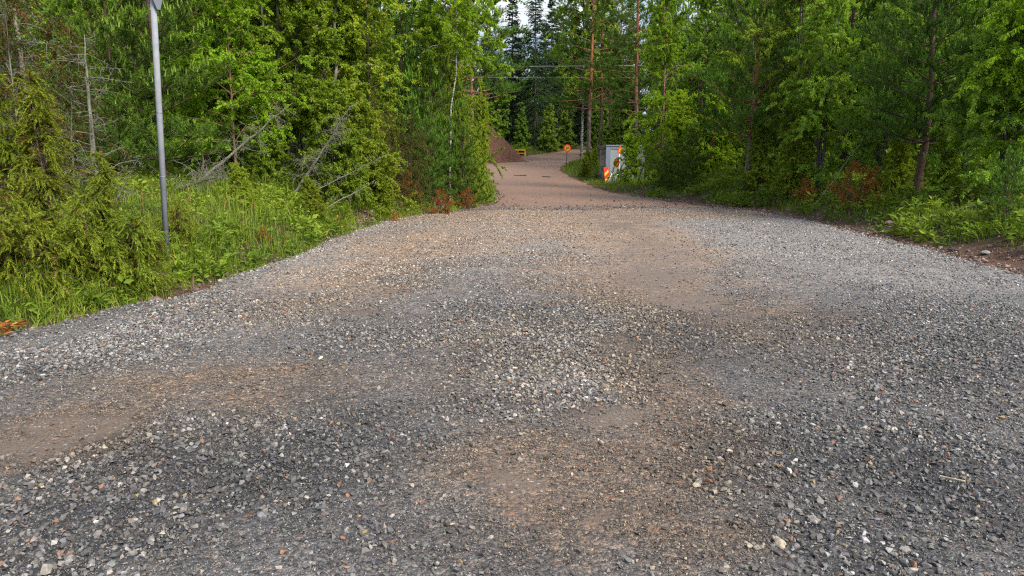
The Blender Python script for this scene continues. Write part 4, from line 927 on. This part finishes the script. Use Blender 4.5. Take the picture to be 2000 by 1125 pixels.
for zz in (.30, .62):
    bm = bmesh.new(); c = axis_ * (float(tip.z) + zz); cyl(bm, c - axis_ * .02, c + axis_ * .02, .042, seg=20); box(bm, c + Vector((.075, -.02, 0)), (.05, .05, .035), .006); bobj('clamp', bm, M['steel'], o)
tag(o, 'slightly leaning galvanised grey sign post standing in the left grass', 'sign post')

def text_mesh(s, size):
    cu = bpy.data.curves.new('numerals', 'FONT'); cu.body = s; cu.size = size; cu.align_x = 'CENTER'; cu.align_y = 'CENTER'; cu.extrude = .004; cu.offset = size * .012
    ob = bpy.data.objects.new('tmp_text', cu); COL.objects.link(ob); dg = bpy.context.evaluated_depsgraph_get()
    me = bpy.data.meshes.new_from_object(ob.evaluated_get(dg)); bpy.data.objects.remove(ob); return me
def disc(name, rad, y0, y1, m, parent, c=(0, 0, 0)):
    bm = bmesh.new(); cyl(bm, (c[0], y0, c[2]), (c[0], y1, c[2]), rad, seg=48); return bobj(name, bm, m, parent)
# speed limit sign
y30 = 60.0; b = P(1106.5, 317.5, y30); b[2] = T1(b[0], y30); o = empty('speed_limit_sign', b)
cz = P(1108, 289.3, y30)[2] - b[2]
bm = bmesh.new(); cyl(bm, (0, 0, -.05), (.03, 0, cz + .1), .028); box(bm, (0, 0, .02), (.55, .4, .05), .01); bobj('stand', bm, M['darkmetal'], o)
disc('plate', .32, -.06, -.035, M['red'], o, (.05, 0, cz)); disc('sign_face', .235, -.066, -.0605, M['amber'], o, (.05, 0, cz))
me = text_mesh('30', .30); me.materials.append(M['black']); n_ = link('numerals', me, o); n_.location = (.05, -.071, cz); n_.rotation_euler = (R(90), 0, 0)
tag(o, 'round orange speed limit sign reading 30 on a thin pole at the road bend', 'road sign')

# trailer
ty = 42.0; x0 = P(1183.5, 350, ty)[0]; zg = T1(x0 + 1, ty)
zb, zt = P(1185, 361, ty)[2], P(1185, 285.5, ty)[2]
o = empty('site_trailer', (x0, ty, zg)); zb -= zg; zt -= zg; Wd, Ln = 2.25, 3.3; Hh = zt - zb
bm = bmesh.new(); box(bm, (Wd / 2, Ln / 2, zb + Hh / 2), (Wd, Ln, Hh), .05); bobj('body', bm, M['shell'], o)
bm = bmesh.new(); box(bm, (Wd / 2, Ln / 2, zt + .03), (Wd + .08, Ln + .12, .09), .03); bobj('roof', bm, M['trim'], o)
bm = bmesh.new(); box(bm, (.10, -.012, zb + Hh / 2), (.26, .03, Hh - .08), .008); box(bm, (Wd - .10, -.012, zb + Hh / 2), (.26, .03, Hh - .08), .008); box(bm, (Wd / 2, -.010, zt - .10), (Wd - .48, .026, .16), .008); bobj('corner_trim', bm, M['trim'], o)
bm = bmesh.new(); box(bm, (Wd / 2, -.008, zb + .04), (Wd - .48, .024, .08), .006); bobj('bottom_rail', bm, M['white'], o)
wz = zb + Hh * .62
bm = bmesh.new(); box(bm, (-.012, Ln * .45, wz), (.04, 1.9, Hh * .50), .015); wf = bobj('window', bm, M['trim'], o)
bm = bmesh.new(); box(bm, (-.034, Ln * .45, wz), (.012, 1.76, Hh * .44), .004); bobj('pane', bm, M['glass'], wf)
bm = bmesh.new(); box(bm, (-.06, Ln * .45, zt - .14), (.14, 2.2, .05), .015); bobj('awning_rail', bm, M['darkmetal'], o)
bm = bmesh.new(); box(bm, (Wd / 2, Ln / 2, zb - .06), (Wd - .3, Ln - .1, .12), .01); cyl(bm, (-.5, .25, zb - .08), (.4, .5, zb - .02), .05); cyl(bm, (-.25, .15, 0), (.1, .3, zb + .45), .04); cyl(bm, (.1, .15, 0), (.1, .3, zb), .04); bobj('chassis', bm, M['darkmetal'], o)
bm = bmesh.new(); box(bm, (-.62, .0, zb - .02), (.75, .06, .05), .01, Matrix.Rotation(R(6), 3, 'Y')); bobj('drawbar', bm, M['red'], o)
for sy_ in (Ln * .62,):
    for sx in (.16, Wd - .16):
        bm = bmesh.new(); cyl(bm, (sx - .1, sy_, .3), (sx + .1, sy_, .3), .3, seg=24); w = bobj('wheel', bm, M['black'], o)
        bm = bmesh.new(); cyl(bm, (sx - .105, sy_, .3), (sx + .105, sy_, .3), .17, seg=20); bobj('rim', bm, M['steel'], w)
tag(o, 'pale grey site trailer with dark side window half hidden by bushes', 'trailer')

# striped marker board leaning on the trailer
my = 41.2; b = P(1186.5, 369, my); b[2] = T1(b[0], my); o = empty('marker_board', b, rot=(R(-6), R(-7), R(4))); Hb = (369 - 340) / 1330 * my; Wb = .30
bm = bmesh.new(); box(bm, (0, 0, Hb / 2), (Wb, .03, Hb), .008); bobj('board', bm, M['markred'], o)
bm = bmesh.new()
for z0 in (.12, .47, .80) if Hb > .8 else (.1, .45):
    if z0 + .30 < Hb: 
        pts = [(-Wb / 2 + .025, z0 - .08), (Wb / 2 - .03, z0 + .12), (Wb / 2 - .03, z0 + .28), (-Wb / 2 + .025, z0 + .08)]
        prism(bm, pts, -.021, -.0165)
bobj('stripes', bm, M['lemon'], o)
bm = bmesh.new(); cyl(bm, (.10, .06, 0), (.16, .30, Hb * .95), .018); bobj('prop', bm, M['white'], o)
tag(o, 'red board with slanted yellow stripes leaning at the trailer corner', 'marker board')

# leaning white pole with a round orange warning sign seen at an angle
sy_ = 40.8; b = P(1186.5, 370, sy_); b[2] = T1(b[0], sy_); t_ = P(1201.5, 325, sy_ + .3) - b
o = empty('roadwork_sign', b)
bm = bmesh.new(); cyl(bm, (0, 0, 0), t_, .022); bobj('pole', bm, M['white'], o, True)
pv = empty('tmp', (0, 0, 0)); bpy.data.objects.remove(pv)
bm = bmesh.new(); cyl(bm, (0, -.012, 0), (0, .012, 0), .27, seg=40); pl = bobj('sign_plate', bm, M['red'], o); pl.location = Vector(t_) + Vector((.07, -.03, .20)); pl.rotation_euler = (R(-8), R(16), R(-62))
bm = bmesh.new(); cyl(bm, (0, -.019, 0), (0, -.013, 0), .19, seg=40); bobj('sign_face', bm, M['amber'], pl)
tag(o, 'round orange sign on a leaning white pole against the trailer', 'road sign')
sy_ = 41.0; b = P(1208.5, 364, sy_); b[2] = T1(b[0], sy_); hs = P(1208, 292, sy_)[2] - b[2]
o = empty('warning_sign', b)
bm = bmesh.new(); cyl(bm, (0, .05, 0), (-.02, .05, hs + .1), .03); cyl(bm, (-.3, .1, 0), (-.02, .05, .5), .02); cyl(bm, (.3, .1, 0), (-.02, .05, .5), .02); bobj('stand', bm, M['white'], o, True)
bm = bmesh.new(); prism(bm, [(-.20, -.19), (.20, -.19), (.225, -.15), (.03, .20), (-.03, .20), (-.225, -.15)], -.03, -.008); pl = bobj('sign_plate', bm, M['red'], o); pl.location = (0, 0, hs); pl.rotation_euler = (0, 0, R(35))
bm = bmesh.new(); prism(bm, [(-.13, -.135), (.13, -.135), (.0, .105)], -.037, -.0305); bobj('sign_face', bm, M['amber'], pl)
tag(o, 'orange warning triangle on a white stand behind the trailer bush', 'road sign')

# yellow steel frame behind the heap
fy = 70.0; b = P(1016, 300, fy); b[2] = T1(b[0], fy) + .02; o = empty('steel_frame', b, R(-8)); wdt, hgt = 1.5, .70
bm = bmesh.new(); box(bm, (wdt / 2 - .95, 0, hgt - .07), (wdt, .14, .14), .015); bobj('top_rail', bm, M['yellow'], o)
bm = bmesh.new(); box(bm, (wdt / 2 - .95, 0, .30), (wdt - .26, .12, .10), .015); bobj('middle_rail', bm, M['yellow'], o)
for xx in (wdt - .95 - .065, -.95 + .065):
    bm = bmesh.new(); box(bm, (xx, 0, hgt / 2 - .075), (.13, .16, hgt - .15), .015); bobj('post', bm, M['yellow'], o)
bm = bmesh.new(); box(bm, (-.22, 0, .46), (.10, .10, .20), .01); bobj('bracket', bm, M['yellow'], o)
bm = bmesh.new(); box(bm, (-.2, .10, .36), (1.15, .05, .42), .01); bobj('back_plate', bm, M['darkmetal'], o)
tag(o, 'low yellow steel frame beside the heap of earth', 'steel frame')

# heap of earth
hy = 64.0; hx = P(944, 300, hy)[0]; nn = 90; mb = MB()
an = np.linspace(0, 2 * math.pi, nn, endpoint=False); rr = np.linspace(0, 1.12, 46)
A, Rr = np.meshgrid(an, rr); Hp, Rp = 3.9, 3.75
xx, yy = Rr * Rp * np.cos(A) * 1.08, Rr * Rp * np.sin(A)
prof = np.where(Rr < 1, Hp * (np.sqrt((1 - Rr) ** 2 + .006) - .077), 0) - .12 * np.clip(Rr - .97, 0, 1)
zz = prof + .20 * fbm(xx + hx, yy, .9, 81) * smooth(1.15 - Rr, 0, .3) + .10 * fbm(xx, yy, 3.5, 83, 4) + .05 * np.sin(A * 9 + 3 * fbm(xx, yy, .7, 5)) * smooth(Rr, .2, .6) + (T((xx + hx).ravel(), (yy + hy).ravel()).reshape(xx.shape) - T1(hx, hy)) * smooth(Rr, .3, 1)
ids = np.arange(xx.size).reshape(xx.shape); nx_ = np.roll(ids, -1, 1)
mb.add(np.stack([xx, yy, zz], -1).reshape(-1, 3), np.stack([ids[:-1], nx_[:-1], nx_[1:], ids[1:]], -1).reshape(-1, 4))
o = mb.build('earth_heap', M['earth'], smooth_sh=True); o.location = (hx, hy, T1(hx, hy)); tag(o, 'tall cone of reddish brown earth beside the dirt road', 'heap')

# power lines strung across the road
def wire(p0, p1, sag, rad, label, group='power line wires'):
    mb = MB(); s = np.linspace(0, 1, 40)[:, None]; p = np.array(p0) * (1 - s) + np.array(p1) * s; p[:, 2] -= sag * 4 * (s * (1 - s))[:, 0]
    tubes(mb, p[None], np.full((1, 40), rad), 6)
    tag(mb.build('power_line', M['wire']), label, 'cable', group)
M['wire'] = surf('aluminium_wire', lambda nt: (.42, .43, .44), .4, .5, metal=.6)
def W3(u, v, y): return P(u, v, y)
a, b = W3(600, 128, 56), W3(1700, 122, 56); wire(a, b, .15, .012, 'lowest power line crossing in front of the tall pine trunks')
a, b = W3(600, 150, 60), W3(1700, 146, 60); wire(a, b, .15, .007, 'thin dark wire just under the lowest power line')
a, b = W3(500, 8, 74), W3(1900, 14, 74); wire(a, b, .3, .017, 'upper power line over the sky opening, the higher of two')
a, b = W3(500, 14, 74), W3(1900, 20, 74); wire(a, b, .3, .017, 'upper power line over the sky opening, the lower of two')
for k, v in enumerate((-2, 4, 10)):
    a, b = W3(1500, v - 5, 60), W3(2400, v + 7, 60)
    wire(a, b, .2, .014, ('topmost', 'middle', 'lowest')[k] + ' of the three wires at the upper right corner')

# small things lying about
def rock(name, u, v, s, m, label, cat='stone', seed=0, dz=0):
    r = np.random.default_rng(seed); bm = bmesh.new(); bmesh.ops.create_icosphere(bm, subdivisions=3, radius=.5)
    for vv in bm.verts:
        c = vv.co; k = 1 + .35 * float(vnoise(c.x * 2.2 + c.z, c.y * 2.2 + seed, 1.3, seed)) + .2 * float(vnoise(c.x * 5, c.y * 5 + c.z * 3, 1, seed + 3)); vv.co = Vector((c.x * s[0], c.y * s[1], max(c.z * s[2], -.2 * s[2]))) * k
    g = GT(u, v); o = bobj(name, bm, m, None, False); o.location = (g[0], g[1], T1(*g) + s[2] * .15 + dz); o.rotation_euler = (0, 0, r.uniform(0, 6)); tag(o, label, cat); return o
M['pinkrock'] = surf('pinkish_rock', thin_bark((.08, .052, .040), (.20, .135, .105), 12), .85, .25, barkbump)
M['greyrock'] = surf('grey_rock', thin_bark((.10, .095, .085), (.30, .285, .26), 12), .85, .25, barkbump)
M['buffrock'] = surf('buff_rock', thin_bark((.19, .15, .10), (.42, .35, .25), 25), .85, .25, barkbump)
rock('stone', 303, 592, (.19, .16, .12), M['pinkrock'], 'brownish stone at the left gravel edge below the low junipers', seed=3)
rock('stone', 430, 551, (.09, .07, .05), M['buffrock'], 'small buff stone in the bare soil left of the gravel', seed=4)
rock('stone', 1520, 1086, (.075, .055, .055), M['buffrock'], 'buff stone standing out in the near gravel at lower right', seed=5, dz=.03)
rock('stone', 1736, 437, (.22, .18, .12), M['pinkrock'], 'pinkish stone in the right verge soil below the big pine', seed=6)
rock('stone', 1925, 497, (.20, .15, .09), M['greyrock'], 'flat pale stone in the brown soil at far right', seed=7)
rock('stone', 1721, 455, (.16, .12, .08), M['buffrock'], 'buff stone at the gravel edge on the right', seed=8)
rock('stone', 1860, 492, (.18, .12, .06), M['darkmetal'], 'flat blackish stone lying on the right gravel edge', seed=9, dz=.03)
# sticks on the road
for (u0, v0, u1, v1, rad, lab) in [(1004, 343.5, 1028, 344.5, .03, 'dark plank lying flat across the dirt road'), (1060, 346, 1076, 347.5, .025, 'dark stick lying on the dirt road right of the plank')]:
    a, b = G(u0, v0), G(u1, v1); bm = bmesh.new(); z0, z1 = T1(*a) + .05, T1(*b) + .05
    box(bm, (0, 0, 0), (float(np.hypot(*(b - a))), rad * 4, rad * 1.6), .008); o = bobj('plank', bm, M['grey_bark']); o.location = ((a[0] + b[0]) / 2, (a[1] + b[1]) / 2, (z0 + z1) / 2); o.rotation_euler = (0, 0, math.atan2(b[1] - a[1], b[0] - a[0])); tag(o, lab, 'plank')
# straw-coloured stick in near gravel
a, b = G(1832, 957), G(1882, 966); bm = bmesh.new(); cyl(bm, (a[0], a[1], T1(*a) + .075), (b[0], b[1], T1(*b) + .07), .004, seg=6)
tag(bobj('straw', bm, M['buffrock']), 'thin straw coloured stick lying on the right gravel', 'stick')
# white cup in the grass
g = GT(904, 397); zc = T1(*g); o = empty('paper_cup', (g[0], g[1], zc + .10), rot=(R(70), 0, R(40)))
bm = bmesh.new(); cyl(bm, (0, 0, 0), (0, 0, .13), .035, .05, 20); bobj('cup', bm, M['paper'], o, True); bm = bmesh.new(); bmesh.ops.create_cone(bm, cap_ends=True, segments=20, radius1=.054, radius2=.054, depth=.008, matrix=Matrix.Translation((0, 0, .133))); bobj('rim', bm, M['paper'], o)
tag(o, 'crumpled white paper cup lying at the corner of the left grass', 'litter')
# orange dead fern frond at left edge
mb = MB(); r = np.random.default_rng(77); g = GT(12, 667); n = 46
a = r.uniform(-.5, 3.4, n); leaves(mb, np.stack([r.normal(size=n) * .06, r.normal(size=n) * .05, r.uniform(.02, .10, n)], 1), np.stack([np.cos(a), np.sin(a), r.uniform(-.1, .5, n)], 1), r.uniform(.06, .15, n), .03, r.random(n), r)
o = mb.build('dead_fern', M['rust']); o.location = (g[0], g[1], T1(*g) + .05); tag(o, 'orange withered fern at the gravel edge on the far left', 'dead plant')

# ------------------------------------------------------------------ light, sky, camera
SUN_EL, SUN_AZ = R(44), R(136)      # azimuth clockwise from +Y (the view direction): from the right, a little behind the camera
w = bpy.data.worlds.new('World'); S.world = w; w.use_nodes = True; nt = w.node_tree; nt.nodes.clear()
out = nt.nodes.new('ShaderNodeOutputWorld'); bg = nt.nodes.new('ShaderNodeBackground'); bg.inputs[1].default_value = .15
sky = nt.nodes.new('ShaderNodeTexSky'); sky.sky_type = 'NISHITA'; sky.sun_disc = False; sky.sun_elevation = SUN_EL; sky.sun_rotation = SUN_AZ; sky.air_density = 1.0; sky.dust_density = 1.0
tc = nt.nodes.new('ShaderNodeTexCoord'); mp = nt.nodes.new('ShaderNodeMapping'); mp.inputs['Scale'].default_value = (1, 1, 2.6); mp.inputs['Location'].default_value = (3.1, 1.7, .4); nt.links.new(tc.outputs['Generated'], mp.inputs[0])
cl = noise(nt, mp.outputs[0], 3.2, 8, .6).outputs[0]
cf = ramp(nt, cl, [(.47, (0, 0, 0)), (.62, (1, 1, 1))])
cc = ramp(nt, noise(nt, mp.outputs[0], 6, 6, .6).outputs[0], [(.3, (5.2, 5.3, 5.4)), (.7, (7.2, 7.2, 7.2))])
sx = nt.nodes.new('ShaderNodeSeparateXYZ'); nt.links.new(tc.outputs['Generated'], sx.inputs[0])
lowf = nt.nodes.new('ShaderNodeMapRange'); lowf.interpolation_type = 'SMOOTHSTEP'; nt.links.new(sx.outputs[2], lowf.inputs[0]); lowf.inputs[1].default_value = .16; lowf.inputs[2].default_value = .42; lowf.inputs[3].default_value = .94; lowf.inputs[4].default_value = 0
lowc = ramp(nt, noise(nt, mp.outputs[0], 7, 6, .6).outputs[0], [(.40, (1.05, 1.45, 2.0)), (.52, (1.9, 2.15, 2.45)), (.62, (2.6, 2.65, 2.7))])
nt.links.new(mix(nt, lowf.outputs[0], mix(nt, cf, sky.outputs[0], cc), lowc), bg.inputs[0]); nt.links.new(bg.outputs[0], out.inputs[0])
su = bpy.data.lights.new('sun', 'SUN'); su.energy = 2.7; su.angle = R(18); su.color = (1, .95, .86); so = bpy.data.objects.new('sun', su); COL.objects.link(so)
dirv = Vector((math.sin(SUN_AZ) * math.cos(SUN_EL), math.cos(SUN_AZ) * math.cos(SUN_EL), math.sin(SUN_EL))); so.rotation_euler = dirv.to_track_quat('Z', 'Y').to_euler(); so.location = dirv * 50
cam = bpy.data.cameras.new('camera'); cam.sensor_width = 36; cam.lens = 36 * F / 2000; cam.clip_end = 2000; cam.clip_start = .05
co_ = bpy.data.objects.new('camera', cam); COL.objects.link(co_); co_.location = (0, 0, CZ); co_.rotation_euler = (math.pi / 2 - PITCH, 0, 0); S.camera = co_
S.view_settings.view_transform = 'Standard'; S.view_settings.look = 'None'; S.view_settings.gamma = 1; S.view_settings.exposure = 1.3
S.cycles.filter_width = 1.15; S.cycles.use_denoising = False; S.cycles.max_bounces = 7; S.cycles.diffuse_bounces = 4; S.cycles.glossy_bounces = 2; S.cycles.transmission_bounces = 4; S.cycles.transparent_max_bounces = 4
